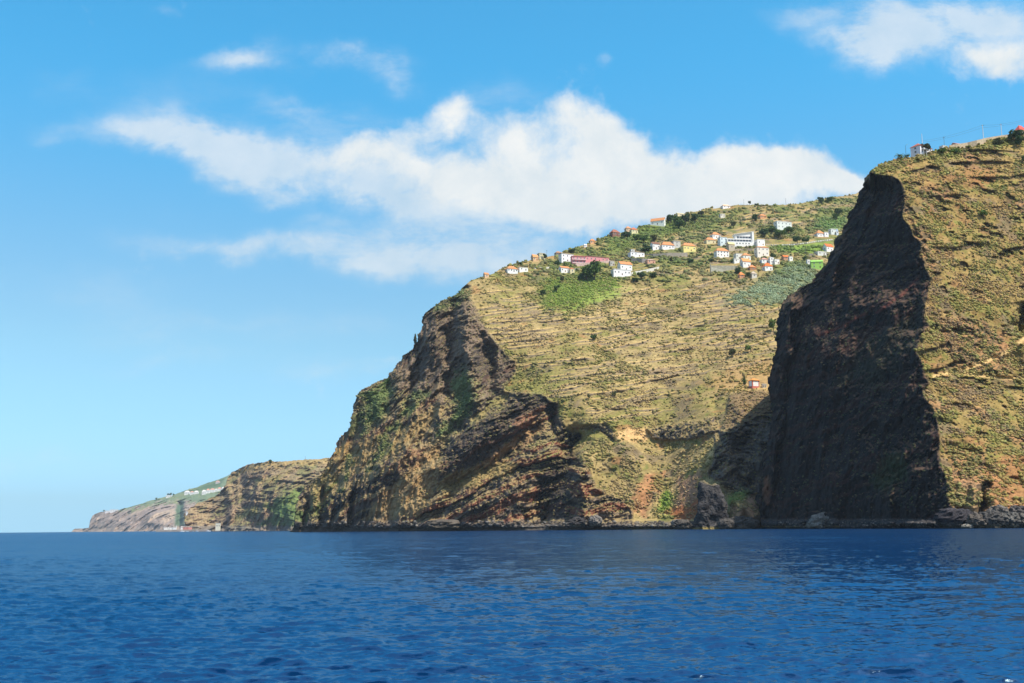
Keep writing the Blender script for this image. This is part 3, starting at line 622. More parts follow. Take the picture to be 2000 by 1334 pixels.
def colB(px, py, W, n):
    nz = n[..., 2]; f0 = fbm(W, 85, 4, 100); f1 = fbm(W, 34, 4, 101); f2 = fbm(W, 9, 4, 102, .6); f3 = fbm(W, 2.6, 3, 103, .6)
    col = np.empty(px.shape+(3,)); col[:] = s2l((150, 130, 83))
    col = mixc(col, (142,124,76), sstep(-.1, .5, f2)); col = mixc(col, (166,144,96), sstep(.0, .5, -.9*f0-.4*f1-.5*f2+.2*f3)*.8)
    green = sstep(-.12, .34, f0*.9+f1*.6+f2*.35+f3*.15)
    col = mixc(col, (125,121,62), green*.85)
    col = mixc(col, (98,102,52), sstep(.22, .6, f2+.5*f3+.35*f1)*.7)
    col = mixc(col, (106,92,74), sstep(.22, .5, fbm(W, 20, 3, 104)+.3*f3)*.7)      # grey-brown dead brush
    col = mixc(col, (150,104,64), sstep(.3, .5, fbm(W, 15, 3, 105)-.1)*.6)          # bare soil
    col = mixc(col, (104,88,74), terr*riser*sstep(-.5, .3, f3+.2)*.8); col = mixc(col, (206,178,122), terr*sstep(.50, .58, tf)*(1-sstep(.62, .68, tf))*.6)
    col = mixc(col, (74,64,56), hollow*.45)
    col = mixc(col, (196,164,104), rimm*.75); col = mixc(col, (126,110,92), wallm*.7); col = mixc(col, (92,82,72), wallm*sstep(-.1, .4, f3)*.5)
    def reg(poly, c, a=1., fe=7, nz_=6): 
        nonlocal col
        col = mixc(col, c, pmask(px, py, poly, fe, f2*nz_*2.2+f3*nz_)*a)
    # named patches of ground
    vg = pmask(px, py, [(1000,520),(1100,488),(1250,440),(1400,405),(1690,375),(1640,500),(1590,545),(1200,545),(1050,545)], 14); col = mixc(col, (96,106,52), vg*sstep(-.15, .35, f1*.7+f2*.6+f3*.2)*.7); col = mixc(col, (126,104,76), vg*sstep(.1, .5, -f2+.3*f3)*.5)
    reg([(1052,562),(1085,545),(1130,540),(1205,542),(1208,562),(1165,574),(1130,600),(1110,612),(1070,602),(1056,580)], (108,130,46), .85, 14, 12)
    reg([(1150,570),(1230,565),(1200,585),(1120,605)], (128,146,62), .7)
    reg([(1498,481),(1540,481),(1585,476),(1622,472),(1612,492),(1580,497),(1520,493)], (112,136,52), .9, 4, 3)
    reg([(1590,444),(1600,428),(1650,422),(1652,440),(1620,450)], (92,128,66), .8)
    reg([(1188,470),(1200,462),(1250,444),(1320,428),(1335,450),(1280,466),(1225,492),(1180,490)], (100,120,52), .75, 6)
    reg([(1400,505),(1500,500),(1490,480),(1400,470)], (140,120,88), .4)
    reg([(1415,588),(1470,562),(1530,530),(1560,516),(1596,524),(1590,560),(1540,585),(1490,590)], (112,126,92), .8, 14, 12)
    reg([(1366,750),(1420,724),(1490,703),(1525,705),(1525,745),(1462,757),(1400,762)], (172,136,88), .65, 8)
    reg([(1420,764),(1445,753),(1520,752),(1520,766),(1450,768)], (186,154,98), .7, 4, 2)
    reg([(1236,1000),(1240,960),(1262,930),(1300,920),(1285,960),(1262,1005)], (176,118,84), .65)
    reg([(1270,1000),(1330,925),(1392,868),(1400,885),(1345,925),(1300,1000)], (206,172,116), .8)
    reg([(1284,1000),(1290,972),(1302,955),(1316,968),(1308,1000)], (118,148,34), .9, 4, 3)
    reg(toerock, (170,128,100), .9, 5); reg(toered, (176,104,66), .85, 5)
    reg(cone, (176,138,108), .9, 4); reg([(1420,985),(1424,968),(1446,953),(1468,960),(1458,975),(1436,985)], (120,140,58), .9, 4, 3)
    reg([(1385,920),(1415,900),(1440,880),(1460,850),(1520,840),(1520,960),(1440,960),(1410,955)], (96,72,58), .85)
    reg([(1436,962),(1452,930),(1496,915),(1505,960)], (70,84,46), .6)
    # rock of the seaward cliff
    rk = np.empty_like(col); rk[:] = s2l((96, 84, 74))
    rk = mixc(rk, (54,48,46), sstep(-.3, .3, n1(q/9, 131)+.4*f3)*.9)
    rk = mixc(rk, (116,98,82), sstep(.1, .5, n1(q/13, 132)+.35*f2)*.75)
    rk = mixc(rk, (120,70,52), sstep(.38, .6, n1(q/7.5, 133)+.3*f2)*.85*lerp(.45, 1, lowcliff))
    rk = mixc(rk, (128,108,90), sstep(.25, .6, f2)*.4); rk = mixc(rk, (54,50,52), sstep(.15, .5, -joint+.3*f3)*.6)
    rk = mixc(rk, (120,112,104), sstep(.3, .6, f3)*.35)
    grass_on_rock = sstep(.64, .84, nz+.22*f2+.12*f1)
    rk = mixc(rk, (146,126,84), grass_on_rock*.85); rk = mixc(rk, (112,116,62), grass_on_rock*sstep(.1, .45, f1+f3*.4)*.6)
    def rreg(poly, c, a=1., fe=7, nz_=7):
        nonlocal rk
        rk = mixc(rk, c, pmask(px, py, poly, fe, f2*nz_*2.5+f3*nz_)*a)
    # dry grass screes and ledges running down to the left
    rreg([(855,850),(865,920),(850,960),(818,1012),(760,1010),(722,1005),(750,960),(800,920),(832,875)], (161,130,86), .8)
    rreg([(860,930),(960,900),(1010,908),(1000,925),(930,945),(866,968),(855,950)], (156,133,80), .7, 5)
    rreg([(979,865),(1060,820),(1070,838),(1020,870),(960,905),(930,915)], (156,121,82), .8, 5)
    rreg([(770,846),(850,790),(870,800),(800,870),(740,900)], (160,132,84), .7)
    rreg([(660,900),(700,860),(760,840),(740,880),(690,930),(650,960)], (156,128,82), .75)
    rreg([(655,880),(668,862),(690,868),(650,915),(630,930)], (167,137,86), .8)
    rreg([(600,960),(640,920),(660,935),(630,985),(610,1000)], (140,123,73), .7)
    rreg([(1000,770),(960,800),(925,830),(915,820),(950,795),(985,768)], (149,133,79), .7, 4)
    rreg([(880,650),(905,690),(905,740),(880,770),(850,790)], (132,105,79), .4)
    # the bare columnar wall high on the left edge
    rreg([(823,625),(855,597),(905,560),(930,618),(962,660),(1004,700),(1012,722),(990,748),(962,775),(945,792),(925,738),(908,715),(884,762),(850,782),(818,768),(784,768),(757,748),(784,700),(806,685)], (72,62,55), .6, 7)
    rk = mixc(rk, (132,112,92), pmask(px, py, [(823,625),(905,560),(1004,700),(945,792),(850,782),(757,748)], 8)*sstep(.2, .5, butt+.3*f3)*.6)
    # evergreen scrub in the damp hollows
    for gq, gc in (([(704,770),(755,742),(765,765),(756,795),(752,818),(722,835),(706,850),(712,815)], (86,108,58)),
                   ([(770,828),(815,765),(826,770),(822,790),(785,822),(762,840)], (104,128,64)),
                   ([(912,722),(925,750),(928,788),(890,825),(866,862),(850,855),(855,832),(884,813),(892,782),(876,745)], (78,110,56)),
                   ([(733,890),(752,848),(764,870),(748,888),(735,900)], (92,116,58)), ([(662,955),(680,895),(684,890),(678,930)], (92,118,56)),
                   ([(713,925),(740,890),(738,905),(716,935)], (112,128,60)), ([(612,990),(640,955),(634,980),(616,1000)], (100,124,62)), ([(576,1020),(586,990),(600,1000),(590,1025)], (90,110,62)),
                   ([(850,605),(880,585),(905,562),(914,575),(880,600)], (104,112,62)), ([(700,775),(757,745),(755,755),(715,785)], (98,128,60)), ([(690,850),(684,835),(700,800),(712,800)], (98,110,62))):
        rreg(gq, tuple(int(v*.55+w*.45) for v, w in zip(gc, (112,116,70))), .8, 12, 10)
    # straw-coloured streaks of scree between the ribs, running down to the left
    st = sstep(.12, .45, n1(q/11+.3*f1, 141)+.35*f2)*pmask(px, py, [(600,1000),(640,900),(700,850),(760,800),(870,760),(880,860),(860,1000),(700,1020)], 20, f2*20)
    rk = mixc(rk, (156,134,96), st*.7)
    rreg([(770,890),(850,870),(812,905),(745,935)], (150,96,70), .35)
    # bands of dark columnar basalt, then the cleft with its shade painted in
    rreg([(1024,768),(1078,785),(1060,812),(985,868),(965,885),(918,912),(860,922),(866,890),(910,840),(962,810)], (68,58,54), .75, 5)
    rreg([(1010,815),(1070,790),(1060,812),(1000,842)], (160,112,82), .55, 6)
    rreg([(1050,940),(1090,900),(1115,880),(1112,960),(1110,1015),(1055,1010)], (50,45,44), .8)  # shadow of the deep cleft, darkened into the rock colour
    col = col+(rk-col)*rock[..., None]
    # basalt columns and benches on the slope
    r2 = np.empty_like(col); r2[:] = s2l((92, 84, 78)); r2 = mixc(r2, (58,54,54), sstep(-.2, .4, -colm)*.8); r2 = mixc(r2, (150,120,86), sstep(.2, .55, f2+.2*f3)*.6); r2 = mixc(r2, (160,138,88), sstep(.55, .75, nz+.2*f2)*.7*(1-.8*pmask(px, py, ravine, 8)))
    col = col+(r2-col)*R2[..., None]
    col = mixc(col, (110,84,64), pmask(px, py, chapcol, 4)*.5); col = mixc(col, (198,160,108), pmask(px, py, ochrewall, 5, f2*6)*.9)
    # shore rubble, tide line
    sh = sstep(1017, 1025, py+f2*5); col = mixc(col, (98,92,86), sh*.8); col = mixc(col, (140,124,72), sstep(1027, 1029.5, py+f3)*.8*(px > 1220)); col = mixc(col, (62,56,50), sstep(1030, 1032, py)*.7)
    return col*np.clip(1+.25*f3, .6, 1.4)[..., None]
rockall_B = rockall
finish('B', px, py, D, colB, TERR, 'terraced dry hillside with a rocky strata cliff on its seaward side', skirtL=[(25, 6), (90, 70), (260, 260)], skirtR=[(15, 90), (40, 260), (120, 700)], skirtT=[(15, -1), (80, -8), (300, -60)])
bpy.data.objects['B'].name = 'hill'

# ================================================================== NEAR HEADLAND (dark cliff and sunlit slope)
Aleft = [(1482,1038),(1487,1008),(1478,972),(1490,950),(1488,920),(1493,890),(1502,850),(1507,810),(1501,770),(1502,748),(1507,712),(1515,690),(1515,664),(1518,637),(1522,610),(1524,592),(1553,570),(1577,556),(1596,537),(1603,523),(1614,513),(1618,499),(1627,484),(1631,472),(1643,458),(1653,432),(1666,407),(1682,375),(1688,349)]
Atop = [(1688,349),(1694,342),(1702,336),(1711,326),(1720,321),(1741,315),(1752,310),(1779,307),(1797,304),(1820,297),(1836,291),(1854,289),(1880,290),(1899,287),(1921,281),(1935,272),(1955,268),(1977,269),(2000,259),(2060,240),(2160,215)]
Abot = [(1482,1038),(1560,1038),(1700,1038),(1850,1037),(1950,1036),(2160,1036)]
Aright = [(2160,1036),(2160,215)]
arete = [(345,1750),(352,1756),(359,1762),(372,1773),(402,1773),(421,1773),(432,1780),(461,1785),(472,1796),(502,1795),(515,1808),(545,1815),(591,1804),(623,1804),(637,1813),(656,1799),(691,1797),(710,1800),(725,1808),(748,1816),(759,1806),(789,1816),(816,1818),(836,1824),(870,1828),(904,1838),(937,1848),(971,1858),(991,1864),(1015,1884),(1045,1890)]
ay = np.array([a[0] for a in arete], float); ax = np.array([a[1] for a in arete], float)
nvA, nuA = 560, 520
px, py = tfi(rough(Abot, 500, 0, 11), rough(Atop, 700, 1.3, 12), rough(Aleft, 700, 3.0, 13), Aright, nuA, nvA)
def ip(y, *pts):
    a = np.array(sorted(pts), float); return np.interp(y, a[:, 0], a[:, 1])
De = ip(py, (200,850),(337,790),(400,768),(500,738),(600,710),(700,684),(800,656),(900,628),(1000,602),(1040,592))
Dl = ip(py, (200,880),(345,868),(500,866),(600,862),(700,858),(850,852),(1000,842),(1040,838))
Dr = ip(py, (200,900),(260,855),(330,815),(400,790),(550,745),(700,700),(850,650),(950,612),(1000,590),(1040,578))
lx = np.array(Aleft, float); o_ = np.argsort(lx[:, 1]); xl = ip(py, (349,1690),(440,1644),(520,1590),(600,1538),(700,1512),(850,1500),(1000,1488),(1040,1484))
base_w = P(px, py, np.full(px.shape, 720.))
jw = fbm(base_w, 9, 4, 201, .6)*9+fbm(base_w, 30, 3, 202, .55)*14
xe = np.interp(py, ay, ax)+jw; xe = np.where(py < 345, np.interp(py, [200, 326, 334, 341, 345], [1500, 1640, 1680, 1715, 1750])+jw, xe)
s_ = px-xe
kL = np.clip(-s_/np.maximum(xe-xl, 8), 0, 1.3); kR = s_/np.maximum(2000-xe, 40)
D = np.where(s_ < 0, 1/((1-kL)/De+kL/Dl), 1/np.maximum((1-kR)/De+kR/Dr, 1/1200.))
W0 = P(px, py, D)
face = 1-sstep(-3, 3, s_); face = np.where(py < 352, face*sstep(338, 348, py+jw*.4), face)
rel = np.zeros_like(px)
# dark face: strata dipping left, ribs, overhangs
q = py + .42*(px-1700) + 24*fbm(W0, 45, 3, 221) + 11*fbm(W0, 11, 3, 222)
la = sstep(-.2, .3, n1(q/19, 231)); lb = sstep(-.3, .3, n1(q/7.5, 232))
pf = sstep(-.3, .35, fbm(W0, 30, 3, 244)); wx_ = px+fbm(W0, 10, 4, 73)*12; wy_ = py+fbm(W0, 10, 4, 74)*12
rel += face*(-(la-.5)*3.0*pf-(lb-.5)*1.3*pf-fbm(W0, 34, 4, 241, .55, True, (1,1,2.8))*10-fbm(W0, 8, 5, 242, .62, True, (1,1,1.5))*3.4-fbm(W0, 2.2, 3, 243)*1.3)
# bright rib along the back edge of the face, where rock turns towards the sun
for pts, w_, a in (([(1545,590),(1540,640),(1532,690)], 12, -13), ([(1518,720),(1530,790),(1515,850)], 11, -12), ([(1512,860),(1502,930),(1496,990)], 10, -12), ([(1552,620),(1550,700),(1535,760),(1530,860)], 9, 9), ([(1530,800),(1525,870),(1514,960)], 8, 9),
                   ([(1640,470),(1632,530),(1620,560)], 10, -9), ([(1690,352),(1720,345),(1745,352)], 9, -10), ([(1640,500),(1630,545)], 9, -10), ([(1652,520),(1640,560)], 9, 7), ([(1700,372),(1740,366)], 9, 9),
                   ([(1740,1000),(1700,940),(1690,900)], 28, -6), ([(1800,560),(1800,680)], 9, -5), ([(1790,430),(1800,480)], 8, -4),
                   ([(1925,945),(1924,975),(1915,1012)], 6, 13), ([(1905,950),(1898,1012)], 9, -7), ([(1945,960),(1945,1000)], 12, -6),
                   ([(1997,605),(1992,640)], 10, 20), ([(1995,675),(2005,710)], 14, -9), ([(1960,690),(2010,655)], 8, -4)):
    rel += stroke(wx_, wy_, pts, w_, a)
# sunlit slope: contour benches, hollows, hummocks
zz = W0[..., 2]; slope = 1-face
tq = (zz+9*fbm(W0, 70, 3, 251)-.04*(px-1900))/13.5+1.1*fbm(W0, 120, 2, 250); tf = tq-np.floor(tq); tid = np.floor(tq)
tb = sstep(-.05, .3, fbm(W0+np.stack([tid*41, tid*13, tid*0], -1), 34, 3, 252))
rel += slope*(tb*sstep(0, .7, tf)*(1-sstep(.88, 1, tf))*4.5-fbm(W0, 24, 4, 254)*3.6-fbm(W0, 4.2, 4, 255, .62)*1.2-fbm(W0, 40, 3, 256, .5, True)*2.5)
hol = sstep(.26, .46, fbm(W0, 10, 3, 257, .55, False, (1.2,1.2,.6)))*slope
rel += hol*3.4
rocky = slope*np.maximum(sstep(.16, .34, fbm(W0, 26, 3, 258)-.25*sstep(300, 700, 1000-py)+.1), sstep(930, 985, py+fbm(W0, 20, 3, 259)*30))
rel += rocky*(-fbm(W0, 5, 4, 260, .6, True, (1,1,1.4))*2.4)
path = np.zeros_like(px)
for pts in ([(1824,735),(1850,728),(1900,731),(2000,741),(2160,750)], [(1868,726),(1910,712),(1962,690),(2010,655),(2160,560)]):
    path = np.maximum(path, stroke(px, py, pts, 3.2, 1.0))
rel += path*1.5
fade = sstep(0, 8, 1030-py)
D = D + rel*(.2+.8*fade)
# stony beach under the dark face
sh = sstep(1012, 1022, py)*(1-sstep(1029, 1033, py))
D = D - sh*lerp(15, 6, sstep(1840, 1900, px))*(.8+.4*fbm(W0, 14, 3, 261))
def colA(px, py, W, n):
    nz = n[..., 2]; f1 = fbm(W, 22, 4, 301); f2 = fbm(W, 6, 4, 302, .6); f3 = fbm(W, 1.7, 3, 303, .6)
    col = np.empty(px.shape+(3,)); col[:] = s2l((144, 122, 70))
    col = mixc(col, (132,106,62), sstep(-.15, .4, f1)); col = mixc(col, (166,136,84), sstep(.1, .5, -f2+.3*f3)*.8)
    col = mixc(col, (142,98,62), sstep(.22, .5, fbm(W, 17, 3, 305)+.15*f3)*.6)
    col = mixc(col, (126,122,58), sstep(.08, .42, f2+.4*f3+.35*f1)*.7); col = mixc(col, (108,110,56), sstep(.3, .6, f2+.5*f3)*.6)
    col = mixc(col, (112,96,80), sstep(.2, .45, fbm(W, 12, 3, 304)+.3*f3)*.6)
    col = mixc(col, (78,64,54), np.clip(hol*.6+tb*slope*sstep(.74, .8, tf)*(1-sstep(.94, 1, tf))*.8, 0, 1))
    rkc = np.empty_like(col); rkc[:] = s2l((104,84,66)); rkc = mixc(rkc, (72,60,52), sstep(-.2, .3, f3+f2)*.8); rkc = mixc(rkc, (176,128,84), sstep(.5, .7, nz+.2*f2)*.8)
    col = col+(rkc-col)*(rocky*.75)[..., None]
    def reg(poly, c, a=1., fe=8, nz_=7):
        nonlocal col
        col = mixc(col, c, pmask(px, py, poly, fe, f2*nz_*2.2+f3*nz_)*a)
    reg([(1925,905),(1960,890),(2010,875),(2010,995),(1975,998),(1935,985),(1930,950)], (158,110,70), .7)
    reg([(1835,345),(1900,325),(1945,325),(1945,355),(1890,370),(1850,360)], (150,104,64), .6)
    reg([(1865,950),(1905,945),(1915,1010),(1880,1010)], (150,122,88), .7)
    reg([(1830,300),(1870,290),(1872,302),(1835,312)], (112,128,56), .7); reg([(1905,285),(1960,272),(1975,280),(1925,290)], (130,132,58), .7)
    col = mixc(col, (204,170,112), np.clip(path*1.4, 0, 1)*.85)
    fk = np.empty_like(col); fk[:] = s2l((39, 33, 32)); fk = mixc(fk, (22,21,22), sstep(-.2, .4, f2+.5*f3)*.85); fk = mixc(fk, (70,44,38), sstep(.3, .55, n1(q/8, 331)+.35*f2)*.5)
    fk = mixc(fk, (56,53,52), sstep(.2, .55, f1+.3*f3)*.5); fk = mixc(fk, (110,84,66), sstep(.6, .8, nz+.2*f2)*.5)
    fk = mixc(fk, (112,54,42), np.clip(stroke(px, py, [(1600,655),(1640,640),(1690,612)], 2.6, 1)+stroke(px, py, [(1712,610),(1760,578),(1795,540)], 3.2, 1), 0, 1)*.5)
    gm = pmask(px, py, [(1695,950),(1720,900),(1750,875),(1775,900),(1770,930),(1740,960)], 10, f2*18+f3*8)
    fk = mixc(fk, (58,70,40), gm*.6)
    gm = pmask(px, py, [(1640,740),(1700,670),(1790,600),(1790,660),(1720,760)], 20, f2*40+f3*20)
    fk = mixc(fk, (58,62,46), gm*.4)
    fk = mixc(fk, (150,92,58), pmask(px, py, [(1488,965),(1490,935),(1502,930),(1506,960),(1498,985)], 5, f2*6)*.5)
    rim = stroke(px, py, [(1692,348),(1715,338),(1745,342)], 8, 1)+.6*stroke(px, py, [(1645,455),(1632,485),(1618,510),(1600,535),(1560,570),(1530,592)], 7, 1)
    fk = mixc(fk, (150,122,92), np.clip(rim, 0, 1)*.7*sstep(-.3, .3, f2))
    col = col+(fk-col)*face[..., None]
    bch = sstep(1011, 1017, py+f2*3)*(px < 1892); col = mixc(col, (60,57,57), bch*.9); col = mixc(col, (86,83,80), bch*sstep(.2, .5, f3)*.6)
    gr = sstep(995, 1006, py+f2*8)*(px >= 1880); col = mixc(col, (122,114,104), gr*.85)
    col = mixc(col, (132,116,70), sstep(1026, 1028.5, py+f3)*.6*(px < 1640)); col = mixc(col, (60,54,48), sstep(1029.5, 1031.5, py)*.7)
    return col*np.clip(1+.28*f3, .6, 1.4)[..., None]
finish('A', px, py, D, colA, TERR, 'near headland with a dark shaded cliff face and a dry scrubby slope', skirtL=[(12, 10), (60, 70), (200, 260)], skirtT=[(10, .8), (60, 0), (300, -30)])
LAND['A']['face'] = face
bpy.data.objects['A'].name = 'terrain'

# ================================================================== MIDDLE CAPE
Cl = [(356,1038),(360,1028),(359,1006),(369,994),(385,984),(402,978),(418,970),(430,962),(438,949),(444,936),(453,922)]
Ct = [(453,922),(467,915),(480,909),(492,906),(514,902),(530,901),(559,901),(580,899),(596,898),(620,896),(638,894),(665,892),(720,885)]
px, py = tfi([(356,1038),(500,1037),(720,1037)], rough(Ct, 300, .9, 21), rough(Cl, 200, 1.3, 22), [(720,1037),(720,885)], 330, 160)
D = tps([(356,1038,2820),(360,1010,2856),(405,980,2928),(440,945,2964),(455,922,3024),(500,1036,2640),(600,1036,2460),(720,1036,2340),(500,905,2880),(600,899,2760),(720,890,2700),(500,970,2712),(600,970,2544)])(px, py)
W0 = P(px, py, D); qc = py-.12*(px-500)+9*fbm(W0, 90, 4, 401)
lc = sstep(-.25, .25, n1(qc/10, 402)); ld = sstep(-.2, .3, n1(qc/4.5, 403))
pc = sstep(-.3, .3, fbm(W0, 70, 3, 406))
D = D-(lc-.5)*12*pc-(ld-.5)*5*pc-fbm(W0, 55, 5, 404, .6, True, (1,1,2.0))*26-fbm(W0, 14, 4, 405, .6)*9
D += stroke(px, py, [(440,940),(452,990),(448,1030)], 7, -22)+stroke(px, py, [(470,930),(480,1010)], 10, 14)+stroke(px, py, [(535,990),(530,1030)], 14, 16)+stroke(px, py, [(585,960),(580,1030)], 6, 28)
def colC(px, py, W, n):
    nz = n[..., 2]; f1 = fbm(W, 50, 4, 411); f2 = fbm(W, 16, 4, 412, .6); f3 = fbm(W, 5, 2, 413)
    col = np.empty(px.shape+(3,)); col[:] = s2l((108, 88, 76)); col = mixc(col, (70,58,54), sstep(-.2, .35, f2+n1(qc/5, 415)*.6)*.8)
    col = mixc(col, (130,104,86), sstep(.05, .5, n1(qc/7, 414)+.5*f2)*.7)
    col = mixc(col, (158,136,98), sstep(.5, .75, nz+.25*f2)*.75); col = mixc(col, (112,112,66), sstep(.5, .75, nz+.25*f2)*sstep(0, .3, f1)*.7)
    for poly, c in (([(520,990),(560,962),(600,955),(600,985),(575,1005),(540,1010)], (100,120,58)), ([(505,1025),(560,985),(590,1000),(590,1030)], (84,106,60)), ([(440,935),(500,900),(640,893),(640,905),(510,915)], (160,136,88)), ([(470,1000),(520,985),(500,1012),(460,1015)], (120,116,70)), ([(500,940),(560,925),(545,938),(505,948)], (156,140,82))):
        col = mixc(col, c, pmask(px, py, poly, 6, f2*14+f3*6)*.8)
    col = mixc(col, (110,104,98), sstep(1025, 1029, py)*.7)
    return col*np.clip(1+.3*f3, .6, 1.4)[..., None]
finish('C', px, py, D, colC, TERRFAR, 'brown rock cape beyond the main hillside', skirtL=[(60, 20), (300, 300)], skirtT=[(30, -1), (400, -20)])
bpy.data.objects['C'].name = 'cape'

# ================================================================== FAR HEADLAND
Dl_ = [(138,1040),(146,1033.5),(160,1033),(174,1031),(176,1018),(180,1008),(190,1002)]
Dt = [(190,1002),(205,999),(230,996),(250,991),(275,984),(300,976),(320,971),(335,968),(350,962),(364,957),(385,951),(405,943),(430,935),(455,925),(480,918)]
px, py = tfi([(138,1040),(300,1038),(480,1038)], rough(Dt, 300, .6, 31), rough(Dl_, 120, .6, 32), [(480,1038),(480,918)], 300, 110)
D = tps([(138,1040,7290),(176,1034,7222),(300,1036,6345),(480,1036,5670),(190,1003,7357),(300,977,7155),(400,946,7560),(480,920,7560),(300,1000,6615),(400,1000,6142),(400,965,6750)])(px, py)
W0 = P(px, py, D)
D = D-fbm(W0, 170, 4, 501, .55, True, (1,1,2))*70-fbm(W0, 40, 4, 502)*22+stroke(px, py, [(352,985),(350,1030)], 6, 150)
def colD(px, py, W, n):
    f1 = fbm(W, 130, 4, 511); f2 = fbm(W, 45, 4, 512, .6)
    col = np.empty(px.shape+(3,)); col[:] = s2l((156, 136, 122)); col = mixc(col, (124,110,100), sstep(-.1, .4, f2)*.8); col = mixc(col, (186,160,132), sstep(.0, .4, f1)*.7)  # rock tones, and the greens below, paled: distance haze put into the colour
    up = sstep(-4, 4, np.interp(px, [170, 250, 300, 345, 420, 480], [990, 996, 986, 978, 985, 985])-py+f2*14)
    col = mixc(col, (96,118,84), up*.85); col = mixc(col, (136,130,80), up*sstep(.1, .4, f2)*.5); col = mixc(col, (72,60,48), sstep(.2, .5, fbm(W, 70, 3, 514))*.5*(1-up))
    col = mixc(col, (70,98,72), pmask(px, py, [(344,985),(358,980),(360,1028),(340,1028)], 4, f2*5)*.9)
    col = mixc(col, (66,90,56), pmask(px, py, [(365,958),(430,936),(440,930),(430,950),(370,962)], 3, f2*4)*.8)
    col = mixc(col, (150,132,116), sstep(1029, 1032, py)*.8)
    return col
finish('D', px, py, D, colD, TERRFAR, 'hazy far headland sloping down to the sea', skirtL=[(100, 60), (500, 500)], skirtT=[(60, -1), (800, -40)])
bpy.data.objects['D'].name = 'headland'
# ------------------------------------------------------------------ buildings
GLASS = paint((58,64,74), .2, 3, .25); DOORC = paint((110,74,50)); FRAME = paint((222,220,214)); DKRAIL = paint((70,66,64))
def hip_roof(w, d, z, h, ov=.45, kind='hip'):
    m = MB(); x0, x1, y0, y1 = -w/2-ov, w/2+ov, -ov, d+ov; t = .16; zt = z+h
    if kind == 'hip':
        r = min((x1-x0), (y1-y0))/2
        if x1-x0 >= y1-y0: a, b = (x0+r*.95, (y0+y1)/2), (x1-r*.95, (y0+y1)/2)
        else: a, b = (0, y0+r*.95), (0, y1-r*.95)
        lo = [(x0,y0,z),(x1,y0,z),(x1,y1,z),(x0,y1,z)]; up = [(x,y,zz+t) for x, y, zz in lo]; R1, R2 = (a[0],a[1],zt+t), (b[0],b[1],zt+t)
        v = lo+up+[R1, R2]; f = [(3,2,1,0),(0,1,5,4),(1,2,6,5),(2,3,7,6),(3,0,4,7)]
        f += [(4,5,9,8),(5,6,9),(6,7,8,9),(7,4,8)] if x1-x0 >= y1-y0 else [(4,5,8),(5,6,9,8),(6,7,9),(7,4,8,9)]
        m.add(v, f)
    elif kind == 'gable':
        ym = (y0+y1)/2
        lo = [(x0,y0,z),(x1,y0,z),(x1,ym,zt),(x1,y1,z),(x0,y1,z),(x0,ym,zt)]; up = [(x,y,zz+t) for x, y, zz in lo]
        m.add(lo+up, [(0,5,2,1),(5,4,3,2),(6,7,8,11),(11,8,9,10),(0,1,7,6),(3,4,10,9),(1,2,8,7),(2,3,9,8),(4,5,11,10),(5,0,6,11)])
    else:
        m.box(x0+.2, x1-.2, y0+.2, y1-.2, z, z+.3)
        m.box(x0+.25, x1-.25, y0+.25, y0+.45, z+.3, z+.75); m.box(x0+.25, x0+.45, y0+.452, y1-.452, z+.3, z+.75); m.box(x1-.45, x1-.25, y0+.452, y1-.452, z+.3, z+.75); m.box(x0+.25, x1-.25, y1-.45, y1-.25, z+.3, z+.75)
    return m
def window(parent, x, y, z, w, h, face=0, shut=None):
    """face 0: front wall (y = const, looks to -y); 1: right side (x = const); -1: left side"""
    m = MB(); t = .09*max(w, .8)
    def bx(a0, a1, z0, z1, p0, p1, mi):
        if face == 0: m.box(x+a0, x+a1, y-p1, y-p0, z0, z1, mi)
        elif face == 1: m.box(x+p0, x+p1, y+a0, y+a1, z0, z1, mi)
        else: m.box(x-p1, x-p0, y+a0, y+a1, z0, z1, mi)
    bx(-w/2, w/2, z-h/2, z+h/2, .004, .05, 0)
    bx(-w/2-t, w/2+t, z+h/2, z+h/2+t, .004, .10, 1); bx(-w/2-t*1.6, w/2+t*1.6, z-h/2-t*1.3, z-h/2, .004, .14, 1)
    bx(-w/2-t, -w/2, z-h/2, z+h/2, .004, .10, 1); bx(w/2, w/2+t, z-h/2, z+h/2, .004, .10, 1); bx(-t*.3, t*.3, z-h/2, z+h/2, .052, .08, 1)
    return m.build('window', [GLASS, FRAME], parent)
def wall_box(w, d, h, kind, rh, foot=4):
    m = MB(); m.box(-w/2, w/2, 0, d, -foot, h-.02)
    if kind == 'gable':
        for s in (-1, 1):
            xa = s*w/2; xb = xa-s*.25
            m.add([(xa,0,h-.02),(xa,d,h-.02),(xa,d/2,h+rh-.12),(xb,0,h-.02),(xb,d,h-.02),(xb,d/2,h+rh-.12)], [(0,1,2),(3,5,4),(0,3,4,1),(1,4,5,2),(2,5,3,0)])
    return m
